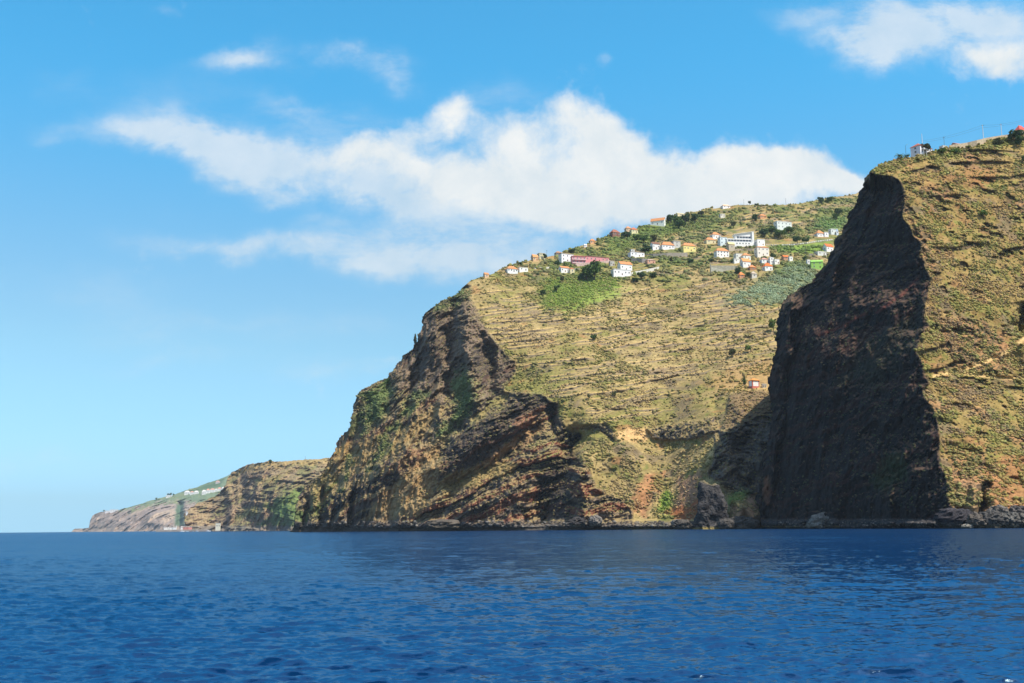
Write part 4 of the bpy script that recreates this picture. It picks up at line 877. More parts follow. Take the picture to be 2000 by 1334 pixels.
def make_house(spec, Dbase, place='B'):
    x0, x1, yr, ye, yb, wc, kind, rc, yaw, fl, nw, label = spec
    xc = (x0+x1)/2; hw_ = (x1-x0)*.56; x0, x1 = xc-hw_, xc+hw_; D0 = Dbase
    p = P(xc, yb, D0); sc = D0/F*1.0
    Wd = (x1-x0)*sc; a = R(yaw+10 if yaw > 0 else yaw); d0 = min(.72*Wd/(math.cos(a)+.72*abs(math.sin(a))), 8.5); w = (Wd-d0*abs(math.sin(a)))/math.cos(a); 
    h = (yb-ye)*sc*.95; rh = max((ye-yr)*sc*1.45, .6) if yr else .4
    root = empty('house', (p[0], p[1]-d0*.35, p[2]-.1), a); tag(root, label, 'house')
    rngh = random.Random(int(x0*7+yb)); wcv = tuple(int(min(255, max(0, c+rngh.uniform(-5, 2)))) for c in wc)
    wall_box(w, d0, h, kind, rh).build('wall', paint(wcv), root)
    hip_roof(w, d0, h, rh, .45 if Wd > 8 else .25, kind).build('roof', paint(rc, .25, 1.6, .9), root)
    fh = h/fl; ww = min(1.35, w/(nw*1.8)); wh = min(1.6, fh*.5)
    for f in range(fl):
        for i in range(nw):
            x = -w/2+w*(i+.5)/nw; z = f*fh+fh*.55
            if f == 0 and i == nw//2 and nw > 1:
                m = MB(); m.box(x-ww*.5, x+ww*.5, -.06, -.004, .02, min(2.1, fh*.75)); m.build('door', DOORC, root)
            else: window(root, x, 0, z, ww, wh)
        if abs(yaw) > 6 and d0 > 3.5: window(root, (-1 if yaw > 0 else 1)*w/2, d0*.5, f*fh+fh*.55, ww, wh, -1 if yaw > 0 else 1)
    if kind in ('hip', 'gable') and w > 7 and rngh.random() < .6:
        m = MB(); cx = rngh.uniform(-.3, .3)*w; m.box(cx-.35, cx+.35, d0*.62, d0*.62+.6, h+rh*.25, h+rh+.7); m.box(cx-.45, cx+.45, d0*.62-.1, d0*.62+.7, h+rh+.7, h+rh+.82); m.build('chimney', paint(WH), root)
    return root
for spec, Db in zip(HOUSES, PADS): make_house(spec, Db)

# terraced hotel-like white building with three bands of glass
def at(px_, py_, D_): return P(px_, py_, D_)
def DB(x, y): return lookup('B', x, y)
Dh = DB(1450, 480); sc = Dh/F; p = at(1448, 479.5, Dh); bl = empty('terraced_building', (p[0], p[1]-3, p[2]), R(8))
tag(bl, 'large white terraced building with bands of grey glass and a sloping white roof', 'building')
X = lambda x: (x-1448)*sc; Zc = lambda y: (479.5-y)*sc
m = MB(); m.box(X(1420), X(1474.5), 0, 9, -4, Zc(473.6)); m.box(X(1419), X(1474.5), 1.2, 10, Zc(473.6)+.002, Zc(466.2)); m.box(X(1437), X(1474.5), 2.4, 11, Zc(466.2)+.002, Zc(459.2))
xa, xb, za, zb = X(1435), X(1474.8), Zc(459.2)+.002, Zc(450.5)
m.add([(xa,2.4,za),(xb,2.4,za),(xb,11,za),(xa,11,za),(xa,2.4,za+1.2),(xb,2.4,zb),(xb,11,zb),(xa,11,za+1.2)], [(0,3,2,1),(4,5,6,7),(0,1,5,4),(1,2,6,5),(2,3,7,6),(3,0,4,7)])
m.box(X(1470.5), X(1474.5), .4, 2.39, Zc(473.6)+.003, Zc(452)); m.build('wall', paint(WH), bl)
m = MB(); m.add([(xa-.8,1.0,za+1.25),(xb+.8,1.0,zb+.1),(xb+.8,11.6,zb+.1),(xa-.8,11.6,za+1.25),(xa-.8,1.0,za+1.6),(xb+.8,1.0,zb+.5),(xb+.8,11.6,zb+.5),(xa-.8,11.6,za+1.6)], [(0,3,2,1),(4,5,6,7),(0,1,5,4),(1,2,6,5),(2,3,7,6),(3,0,4,7)])
m.build('roof', paint((238,238,234)), bl)
for (u0, u1, v0, v1, yy_, n_) in ((1420,1469,472.4,468.2,1.2,8), (1439,1469,465.2,460.8,2.4,5)):
    for i in range(n_):
        q0, q1 = lerp(X(u0), X(u1), (i+.06)/n_), lerp(X(u0), X(u1), (i+.94)/n_)
        mm = MB(); mm.box(q0, q1, yy_-.06, yy_-.004, Zc(v0), Zc(v1), 0); mm.box(q0, q1, yy_-.12, yy_-.062, Zc(v0), Zc(v0)+.9, 1); mm.build('window', [GLASS, paint((150,156,164), .05, 2, .3)], bl)
for i in range(5):
    u = 1438+i*6.3; window(bl, X(u), 0, Zc(476.3), 1.5, 1.5)
for (u0, u1, v, yy_) in ((1419,1470.4,473.6,.1), (1437,1470.4,466.2,1.3)):
    mm = MB(); mm.box(X(u0), X(u1), yy_, yy_+1.0, Zc(v)+.004, Zc(v)+.35); mm.build('balcony', paint((232,232,228)), bl)

# pink two-storey house with balconies
Dh = DB(1131, 516); sc = Dh/F; p = at(1131, 515.5, Dh); pk = empty('house', (p[0], p[1]-3, p[2]), R(12)); tag(pk, 'pink two-storey house with white balconies and red roof', 'house')
w_ = 29*sc; h_ = 14.5*sc
m = MB(); m.box(-w_/2, w_/2, 0, 8, -4, h_); m.build('wall', paint((222,156,156)), pk); hip_roof(w_, 8, h_+.02, 2.6*sc, .6, 'hip').build('roof', paint((196,110,98), .2, 1.6), pk)
for f in (0, 1):
    for i in range(4): window(pk, -w_/2+w_*(i+.5)/4, 0, f*h_/2+h_*.24, 1.3, 1.7)
    m = MB(); z0 = f*h_/2+.05; m.box(-w_/2+.2, w_/2-.2, -1.6, -.15, z0-.1, z0+.12, 0); m.box(-w_/2+.2, w_/2-.2, -1.6, -1.5, z0+.122, z0+1.0, 0); m.build('balcony', paint((240,206,204)), pk)
# pergola on the long pink building
Dh = DB(1165, 511); sc = Dh/F; p = at(1166, 502.5, Dh-3); pg = empty('pergola', (p[0], p[1], p[2]+.35), R(10)); tag(pg, 'dark open pergola on the flat top of the long pink building', 'pergola')
m = MB(); [m.box(-13+i*5.2-.1, -13+i*5.2+.1, .4+j*4, .6+j*4, 0, 2.1) for i in range(6) for j in (0, 1)]; m.build('post', DKRAIL, pg)
m = MB(); m.box(-13.4, 13.4, .3, .5, 2.1, 2.35); m.box(-13.4, 13.4, 4.5, 4.7, 2.1, 2.35); [m.box(-13+i*1.3-.06, -13+i*1.3+.06, .1, 5, 2.36, 2.5) for i in range(21)]; m.build('roof', DKRAIL, pg)

# slim white church tower
Dh = DB(1636, 459); p = at(1636, 460, Dh-4); sc = Dh/F; tw = empty('bell_tower', p); tag(tw, 'slim white bell tower beside the dark cliff edge', 'tower')
m = MB(); m.box(-1.5, 1.5, 0, 3, -4, 9*sc); m.box(-1.7, 1.7, -.2, 3.2, 9*sc+.002, 9*sc+.4); m.build('wall', paint((232,236,242)), tw)
m = MB(); z0 = 9*sc+.402; m.add([(-1.4,.1,z0),(1.4,.1,z0),(1.4,2.9,z0),(-1.4,2.9,z0),(0,1.5,z0+6.0*sc)], [(0,3,2,1),(0,1,4),(1,2,4),(2,3,4),(3,0,4)]); m.build('spire', paint((170,190,214)), tw); window(tw, 0, 0, 7*sc, .9, 1.6)

# chapel on the basalt spur
Dc = DB(1476, 757); sc = Dc/F; p = at(1476.5, 756.6, Dc-1); ch = empty('chapel', p, R(-24+48)); tag(ch, 'square white chapel with red edging and orange pyramid roof on a rocky spur', 'chapel')
w_, d_, h_ = 16.5*sc, 12*sc, 13.6*sc; RED = paint((206,120,104))
m = MB(); m.box(-w_/2, w_/2, 0, d_, 2.6*sc, h_); m.build('wall', paint((246,244,240)), ch)
m = MB(); m.box(-w_/2-.06, w_/2+.06, -.06, d_+.06, -3, 2.6*sc-.002); m.build('plinth', RED, ch)
for sx in (-1, 1):
    for yy_ in (0, d_):
        m = MB(); xx = sx*w_/2; m.box(min(xx-sx*.95, xx+sx*.05), max(xx-sx*.95, xx+sx*.05), yy_-.05 if yy_ == 0 else yy_-.9, yy_+.9 if yy_ == 0 else yy_+.05, 2.6*sc+.002, h_-.3); m.build('corner_pillar', RED, ch)
hip_roof(w_, d_, h_+.01, 4.6*sc, .7, 'hip').build('roof', paint((226,146,74), .2, 2), ch)
m = MB(); m.box(-w_/2-.25, w_/2+.25, -.25, d_+.25, h_-.29, h_); m.build('cornice', paint((150,70,60)), ch)
# little pale shrine right of the chapel
p = at(1493.5, 756.5, Dc-1.5); sh_ = empty('shrine', p, R(8)); tag(sh_, 'tiny pale stone hut with two dark openings right of the chapel', 'hut')
m = MB(); m.box(-1.9, 1.9, 0, 3, -2, 2.6); m.build('wall', paint((206,196,176)), sh_); hip_roof(3.8, 3, 2.6, .7, .2, 'gable').build('roof', paint((176,170,158)), sh_)
for x in (-.9, .9): window(sh_, x, 0, 1.1, .7, 1.2)

# houses along the skyline of the near headland
def DA(x, y): return lookup('A', x, y)
Dt_ = DA(1808, 302); sc = Dt_/F
spec = (1786,1828,281.5,287.5,304, (238,236,232),'hip',(176,104,84),26,2,3,'white two-storey house with red hip roof on top of the dark cliff')
th = make_house(spec, Dt_+4)
m = MB(); m.box(-6.5, 1, -2.0, -.02, 2.9, 3.1); m.box(-6.5, 1, -2.0, -1.92, 3.102, 3.9); m.build('balcony', paint((216,212,206)), th)
m = MB(); [m.box(x-.12, x+.12, -1.9, -1.66, -3, 2.898) for x in (-6.3, -2.8, .8)]; m.build('post', paint((206,204,200)), th)
make_house((1838,1853,0,286.5,291.5, WH,'flat',BEI,14,1,2,'low white house on the skyline at the start of the long wall'), DA(1845,291)+6)
make_house((1986,2010,246,255,268, (226,206,196),'hip',(214,92,82),14,1,3,'house with a red roof behind the tree at the far right skyline'), DA(1995,262)+14)
make_house((1862,1880,279.5,282,286, (200,150,130),'gable',(214,150,130),10,1,2,'small house with a pale pink roof behind the long wall'), DA(1870,288)+12)

# ------------------------------------------------------------------ walls
def wall_line(base_pts, hpx, thick, col, name, label, cat, place='B', foot=3.0, off=-1.0, cap=None, dashes=None):
    pts = []
    for (x, y) in base_pts:
        Dw = lookup(place, x, y)+off; q = P(x, y, Dw); pts.append((q, hpx*Dw/F))
    root = empty(name, pts[0][0]); tag(root, label, cat); o = np.array(pts[0][0])
    def ribbon(m, pts_, z0f, z1f, t, skip=lambda i: False):
        for i in range(len(pts_)-1):
            if skip(i): continue
            (a, ha), (b, hb) = pts_[i], pts_[i+1]; a = a-o; b = b-o; d = b-a; nrm = np.array([d[1], -d[0], 0]); nrm = nrm/np.linalg.norm(nrm)*t
            v = [a-nrm+[0,0,z0f(ha)], b-nrm+[0,0,z0f(hb)], b+nrm+[0,0,z0f(hb)], a+nrm+[0,0,z0f(ha)], a-nrm+[0,0,z1f(ha)], b-nrm+[0,0,z1f(hb)], b+nrm+[0,0,z1f(hb)], a+nrm+[0,0,z1f(ha)]]
            m.add(v, [(0,3,2,1),(4,5,6,7),(0,1,5,4),(1,2,6,5),(2,3,7,6),(3,0,4,7)])
    m = MB(); ribbon(m, pts, lambda h: -foot, lambda h: h, thick); m.build('wall', paint(col, .28, .7, .95), root)
    if cap: m = MB(); ribbon(m, pts, lambda h: h+.003, lambda h: h+.22, thick*1.25); m.build('coping', paint(cap), root)
    return root, pts, o, ribbon
def seg(pts, n): return [tuple(x) for x in resample(pts, n)]
wall_line(seg([(1854,288.5),(1890,283),(1930,273),(1978,266)], 8), 5.0, .3, (196,176,146), 'boundary_wall', 'long buff stone wall along the skyline of the near headland', 'wall', 'A', off=4)
wall_line(seg([(1233,512),(1264,513.5)], 4), 8, .3, (150,144,136), 'retaining_wall', 'grey concrete retaining wall left of the small salmon house', 'wall', cap=(170,164,154))
wall_line(seg([(1302,501),(1343,500.5)], 5), 7.5, .3, (168,156,140), 'retaining_wall', 'stone retaining wall in the terrace under the yellow house', 'wall')
wall_line(seg([(1233,538),(1260,533),(1287,527)], 5), 6.5, .3, (226,220,204), 'retaining_wall', 'long pale wall running right from the white flat-roofed block', 'wall')
wall_line(seg([(1082,531),(1110,530.5),(1133,530)], 5), 6.5, .3, (170,158,140), 'retaining_wall', 'stone wall behind the white house near the big green tree', 'wall', off=6)
wall_line(seg([(1044,524.5),(1066,524),(1080,523)], 4), 2.6, .25, (214,206,190), 'garden_wall', 'low white garden wall right of the white annex', 'wall')
wall_line(seg([(1262,501.5),(1302,500)], 4), 5.5, .3, (160,152,140), 'retaining_wall', 'grey stone wall right of the wide white one-storey house', 'wall')
wall_line(seg([(1436,490),(1470,489)], 4), 4, .3, (178,160,138), 'retaining_wall', 'tan wall below the beige shed and the terraced hotel', 'wall')
wall_line(seg([(1580,499),(1620,497)], 4), 3, .3, (150,142,132), 'retaining_wall', 'grey wall behind the low white slab building', 'wall')
wall_line(seg([(1124,519),(1160,516),(1192,512.5)], 4), 4.5, .3, (206,176,164), 'retaining_wall', 'pinkish retaining wall at the foot of the long pink building', 'wall', off=-2)
# white roadside barrier broken by drain gaps
root, pts, o, ribbon = wall_line(seg([(1497,479.3),(1520,479.6),(1545,479.2),(1575,475.6),(1600,472),(1628,468.8)], 61), .7, .25, (150,144,132), 'road_barrier', 'long low roadside wall with a broken white stripe above the green field', 'wall')
for i in range(0, 60, 2):
    m = MB(); ribbon(m, [(q, h) for q, h in pts[i:i+2]], lambda h: h+.01, lambda h: h+1.1, .28); m.build('white_block', paint((240,238,232)), root)
# roofless stone ruin
Dr_ = DB(1415, 529); sc = Dr_/F; p = at(1415, 529.5, Dr_-2); ru = empty('stone_ruin', p, R(4)); tag(ru, 'roofless grey stone ruin with a slanting ramp wall in the lower village', 'ruin')
m = MB(); m.box(-28*sc, 26*sc, 3, 3.5, -3, 12.5*sc); m.box(-28*sc, -27.3*sc, 0, 2.998, -3, 14*sc); m.box(25.3*sc, 26*sc, 0, 2.998, -3, 11*sc); m.build('wall', paint((178,172,150), .3, .5), ru)
m = MB(); m.add([(-27.2*sc,0,-3),(2*sc,0,-3),(2*sc,.5,-3),(-27.2*sc,.5,-3),(-27.2*sc,0,9*sc),(2*sc,0,1*sc),(2*sc,.5,1*sc),(-27.2*sc,.5,9*sc)], [(0,3,2,1),(4,5,6,7),(0,1,5,4),(1,2,6,5),(2,3,7,6),(3,0,4,7)]); m.build('ramp_wall', paint((198,192,170), .25, .6), ru)

# ------------------------------------------------------------------ poles and cables
def pole(x, yt, yb, place, label, col=(110,100,92), off=0, rad=.16, kind='cross', name='utility_pole', cat='pole', Dfix=None):
    Dp = Dfix or lookup(place, x, yb)+off; p = P(x, yb, Dp); h = (yb-yt)*Dp/F*1.02; root = empty(name, p); tag(root, label, cat)
    m = MB(); m.tube([(0,0,-2),(0,0,h*.5),(0,0,h)], [rad*1.15, rad, rad*.75], 8); m.build('shaft', paint(col), root)
    if kind == 'cross':
        m = MB(); m.box(-.9, .9, -.08, .08, h-.75, h-.6); [m.tube([(q,0,h-.6),(q,0,h-.35)], .06, 6) for q in (-.8,-.3,.3,.8)]; m.build('crossarm', paint((90,84,80)), root)
    elif kind == 'lamp':
        m = MB(); m.tube([(0,0,h),(.3,-.3,h+.25),(.9,-.9,h+.3)], [.07,.06,.05], 6); m.build('arm', paint(col), root); m = MB(); m.box(.75,1.35,-1.1,-.8,h+.2,h+.36); m.build('lamp_head', paint((200,200,196)), root)
    elif kind == 'mast':
        m = MB(); [m.box(-.55+.1*i, .55-.1*i, -.05, .05, h*(.62+.09*i), h*(.62+.09*i)+.08) for i in range(4)]; m.build('antenna', paint((190,190,192)), root)
        m = MB(); m.tube([(.3,-.1,h*.42),(.42,-.1,h*.42+.5)], [.5,.1], 10); m.build('dish', paint((120,116,112)), root)
    return np.array(p)+[0, 0, h]
t0 = pole(1770, 282.5, 308, 'A', 'dark lamp post at the left of the cliff-top house', (88,80,78), 2, .12, 'lamp', 'lamp_post', 'lamp post')
t1 = pole(1803, 258, 300, 'A', 'white antenna mast rising behind the cliff-top house', (224,224,224), 8, .2, 'mast', 'antenna_mast', 'mast')
t2 = pole(1845, 265, 290, 'A', 'thin dark pole between the antenna mast and the long wall', (104,92,88), 6, .11)
t3 = pole(1921.5, 241, 277, 'A', 'tall white pole on the skyline, nearer the middle of the long wall', (228,226,222), 5, .24)
t4 = pole(1957, 239.5, 269, 'A', 'white pole on the skyline left of the dark tree', (228,226,222), 6, .22)
t5 = P(2040, 224, DA(2030, 250)+10); t0b = P(1776, 284, DA(1779, 307)+3)
def cable(pts, label, dz=0):
    m = MB(); full = []
    for a, b in zip(pts[:-1], pts[1:]):
        a = np.array(a)+[0,0,dz]; b = np.array(b)+[0,0,dz]; Ls = np.linalg.norm(b-a)
        for i in range(9):
            t = i/9; full.append(a+(b-a)*t-np.array([0,0,1])*Ls*.012*4*t*(1-t))
    full.append(np.array(pts[-1])+[0,0,dz]); m.tube(full, .05, 4); o = m.build('power_cable', paint((92,98,106)), None); tag(o, label, 'cable')
cable([t1*np.array([1,1,1])-[0,0,5.5], t2, t3, t4, t5], 'upper thin power cable strung between the skyline poles', -.4)
cable([t1-np.array([0,0,6.6]), t2-[0,0,1.2], t3-[0,0,1.8], t4-[0,0,1.2], t5-[0,0,1.0]], 'lower thin power cable strung between the skyline poles', -.6)
for (x, yt, yb, lab) in ((1140,482,498,'thin pole on the left ridge above the pink buildings'), (1068,488,504,'thin pole beside the cream block on the left ridge'), (1190,495,511,'thin pole at the right end of the long pink building'),
        (1535,387,400,'thin pole alone on the bare right skyline'), (1453,389,400.5,'thin pole on the skyline left of the dark skyline tree'), (1516,459,479,'pole beside the road above the cream-white two-storey house'), (1574,477,498,'pole standing in the green field'), (1347,492,502,'pole beside the retaining wall of the yellow house'), (596,891.5,899,'thin pole on top of the brown rock cape')):
    pole(x, yt, yb, 'C' if x < 700 else 'B', lab, (124,112,104), -1, .17 if x > 700 else .4)
# ------------------------------------------------------------------ scrub covering the slopes (nobody could count it)
LEAF = attr_mat('scrub_leaves', var=.30, scale=.9, rough=.85, spec=.2)
BARK = paint((92,76,62), .3, 2)
def ico():
    t = (1+5**.5)/2
    v = np.array([(-1,t,0),(1,t,0),(-1,-t,0),(1,-t,0),(0,-1,t),(0,1,t),(0,-1,-t),(0,1,-t),(t,0,-1),(t,0,1),(-t,0,-1),(-t,0,1)], float); v /= np.linalg.norm(v[0])
    f = np.array([(0,11,5),(0,5,1),(0,1,7),(0,7,10),(0,10,11),(1,5,9),(5,11,4),(11,10,2),(10,7,6),(7,1,8),(3,9,4),(3,4,2),(3,2,6),(3,6,8),(3,8,9),(4,9,5),(2,4,11),(6,2,10),(8,6,7),(9,8,1)])
    return v, f
IV, IF = ico()
def scrub(name, place, weight, n, size, cols, label, seed, flat=.75, spike=.45, cat=None, own=.65):
    g = LAND[place]; r = np.random.default_rng(seed)
    w_ = weight.copy(); 
    area = np.abs(np.gradient(g['px'], axis=1)*np.gradient(g['py'], axis=0)); D_ = g['D']
    pw = (w_*area).ravel(); pw[~np.isfinite(pw)] = 0; pw /= pw.sum()
    idx = r.choice(len(pw), n, p=pw)
    pos = g['W'].reshape(-1, 3)[idx]; base = g['col'].reshape(-1, 3)[idx]
    sz = size[0]*(size[1]/size[0])**(r.random(n)**1.6)
    k = len(IV); rad = 1+spike*(r.random((n, k))-.5)*2
    V = IV[None]*rad[..., None]; th = r.random(n)*6.283; c, s = np.cos(th), np.sin(th)
    X = V[..., 0]*c[:, None]-V[..., 1]*s[:, None]; Y = V[..., 0]*s[:, None]+V[..., 1]*c[:, None]
    el = .75+.6*r.random(n)
    V = np.stack([X*el[:, None], Y, V[..., 2]*flat*(.7+.6*r.random(n))[:, None]], -1)*sz[:, None, None]
    V += pos[:, None]+np.array([0, 0, 1.])*(sz*flat*.35)[:, None, None]
    cols = s2l(np.array(cols)); ci = r.integers(0, len(cols), n); cc = cols[ci]*(.75+.5*r.random((n, 1)))
    mixk = (1-own-.12+.35*r.random((n, 1))); cc = cc*(1-mixk)+base*mixk
    cc = np.repeat(cc[:, None], k, 1)*(.85+.3*r.random((n, k, 1)))
    Fq = (IF[None]+(np.arange(n)*k)[:, None, None]).reshape(-1, 3)
    o = mesh_np(name, V.reshape(-1, 3), Fq, LEAF, cc, smooth=True); tag(o, label, cat, kind='stuff'); return o
def clear_houses(px, py):
    m_ = np.ones(px.shape)
    for h in HOUSES:
        y0 = h[3]-2; m_[(px > h[0]-2) & (px < h[1]+2) & (py > y0) & (py < h[4]+4)] = 0
    for x0, x1, y0, y1 in ((1417,1477,447,483), (1114,1149,496,519), (1458,1500,733,760), (1384,1444,512,532), (1495,1630,466,481)): m_[(px > x0) & (px < x1) & (py > y0) & (py < y1)] = 0
    return m_
B_, A_ = LAND['B'], LAND['A']
gx_, gy_ = B_['px'], B_['py']; WB = B_['W']; nzB = B_['n'][..., 2]
clr = clear_houses(gx_, gy_)
vf1 = fbm(WB, 30, 4, 101+600); vf2 = fbm(WB, 9, 3, 702, .6)
slopeB = (1-rockall_B)*clr*(gy_ < 1012)*(gy_ > 300)
olive = [(128,124,64),(108,110,56),(140,134,74),(96,100,52),(150,136,82)]
scrub('scrub', 'B', slopeB*(.06+sstep(-.05, .4, vf1+.5*vf2)**1.5)*sstep(.2, .4, nzB+.2), 15000, (.5, 2.0), olive, 'olive and dry scrub dotted over the terraced hillside', 1)
scrub('dry_brush', 'B', slopeB*(.06+sstep(.05, .45, -vf1+.5*vf2)**1.5), 11000, (.4, 1.3), [(152,130,92),(166,142,96),(128,112,88),(176,152,106)], 'pale dry brush and grass clumps on the terraced hillside', 2, .8)
gz = np.clip(sum(pmask(gx_, gy_, q, 5, vf2*18) for q in (
    [(1052,562),(1085,545),(1130,540),(1205,542),(1205,560),(1130,590),(1070,602)], [(1590,446),(1600,428),(1655,422),(1652,442)], [(1188,470),(1250,444),(1320,428),(1335,450),(1280,468),(1225,492)],
    [(1300,440),(1310,420),(1372,414),(1380,440),(1330,448)], [(1480,445),(1520,440),(1560,450),(1570,475),(1500,472)])), 0, 1)*clr
scrub('green_bushes', 'B', gz, 9000, (.4, 1.5), [(86,108,48),(104,126,50),(120,138,56),(72,96,46)], 'bright green bushes and gardens around the hillside village', 3, .8, own=.45)
vil = pmask(gx_, gy_, [(1000,520),(1100,488),(1250,440),(1400,410),(1670,385),(1640,500),(1590,545),(1200,545),(1050,545)], 10)*clr*sstep(-.1, .3, vf2+.3*vf1)
scrub('garden_shrubs', 'B', vil, 8500, (.8, 2.9), [(72,92,50),(92,110,54),(62,82,48),(112,118,62),(84,92,56)], 'dark garden shrubs scattered between the village houses', 4, .9)
cane = sstep(-.25, .2, fbm(WB, 12, 3, 733))*pmask(gx_, gy_, [(1415,590),(1470,562),(1530,530),(1560,516),(1600,522),(1590,562),(1540,588),(1490,594)], 5, vf2*14)
scrub('cane_thicket', 'B', cane, 13000, (.3, 1.25), [(118,138,108),(140,156,128),(92,114,84),(112,128,88),(76,94,70)], 'silvery green cane thicket filling the gully below the lime green house', 5, 1.2, .6, own=.7)
gr = np.clip(sum(pmask(gx_, gy_, q, 5, vf2*14) for q in ([(704,770),(755,742),(765,765),(752,818),(722,835),(706,850)], [(770,828),(815,765),(826,770),(785,822)], [(912,722),(925,750),(928,788),(866,862),(850,855),(884,813)],
    [(733,890),(752,848),(764,870),(735,900)], [(662,955),(680,895),(678,930)], [(612,990),(640,955),(616,1000)], [(700,775),(757,745),(715,785)], [(850,605),(905,562),(914,575),(880,600)], [(1284,1000),(1290,972),(1302,955),(1316,968),(1308,1000)], [(1424,968),(1446,953),(1468,960),(1436,985)])), 0, 1)
scrub('cliff_bushes', 'B', gr, 3000, (.5, 1.8), [(86,106,58),(104,122,64),(72,92,54),(118,130,72)], 'green bushes clinging to the damp hollows of the seaward cliff', 6, .8, own=.45)
scrub('cliff_tufts', 'B', rockall_B*sstep(.3, .55, nzB+.2*vf2)*(gy_ < 1010), 7000, (.4, 1.4), [(168,142,92),(120,118,68),(142,124,80),(104,106,60)], 'dry tufts on the ledges of the seaward cliff', 7, .7)
ax_, ay_ = A_['px'], A_['py']; WA = A_['W']; fa = A_['face']; va1 = fbm(WA, 20, 4, 801); va2 = fbm(WA, 6, 3, 802, .6)
sA = (1-fa)*(ay_ < 990)*(ax_ < 2090)
scrub('slope_scrub', 'A', sA*(.05+sstep(-.05, .3, va1*.6+va2)), 20000, (.3, 1.2), [(136,134,64),(112,116,56),(150,142,76),(96,102,52),(142,144,84)], 'yellow green cactus scrub on the slope right of the dark cliff', 11, .8)
scrub('slope_brush', 'A', sA*(.06+sstep(0, .35, -va1+.5*va2)), 13000, (.3, 1.0), [(144,122,92),(162,134,88),(120,102,82),(176,146,96)], 'grey brown dry brush on the slope right of the dark cliff', 12, .85)
scrub('face_tufts', 'A', fa*sstep(.15, .4, A_['n'][..., 2]+.2*va2)*(ay_ < 1000)*(ay_ > 350), 3500, (.3, 1.0), [(70,84,48),(84,90,56),(100,92,64)], 'sparse dark tufts on the shaded cliff face', 13, .7)
rim = (ay_ < np.interp(ax_, [1690,1750,1800,1900,2000,2100], [352,330,316,300,278,250]))*(1-fa*.6)*(ax_ < 2100)
scrub('skyline_scrub', 'A', rim*1.0, 1500, (.4, 1.4), [(92,106,50),(122,128,60),(140,124,76)], 'green scrub along the skyline of the near headland', 14, .8)

# ------------------------------------------------------------------ single trees and shrubs
def leaves(n, lobes, size, cols, seed):
    """leaf clumps through the volume of several lobes: (centre, radii)"""
    r = np.random.default_rng(seed); li = r.integers(0, len(lobes), n)
    cen = np.array([l[0] for l in lobes], float)[li]; rad = np.array([l[1] for l in lobes], float)[li]
    d = r.normal(size=(n, 3)); d /= np.linalg.norm(d, axis=1, keepdims=True); pos = cen+d*rad*(.35+.65*r.random((n, 1))**.5)
    a = r.normal(size=(n, 3)); a /= np.linalg.norm(a, axis=1, keepdims=True); b = np.cross(a, r.normal(size=(n, 3))); b /= np.linalg.norm(b, axis=1, keepdims=True)
    s = size*(.6+.8*r.random((n, 1))); V = np.stack([pos-a*s-b*s*.5, pos+a*s*.3-b*s*.7, pos+a*s+b*s*.4, pos-a*s*.4+b*s*.8], 1)
    c = s2l(np.array(cols))[r.integers(0, len(cols), n)]*(.7+.6*r.random((n, 1)))
    return V.reshape(-1, 3), np.arange(n*4).reshape(n, 4), np.repeat(c[:, None], 4, 1).reshape(-1, 3)
GD, GM, GL, GO = [(68,90,52),(82,104,56),(56,78,48)], [(82,106,50),(100,122,58),(68,92,48)], [(104,128,58),(86,116,52),(124,142,70)], [(96,100,60),(112,110,68),(80,86,54)]
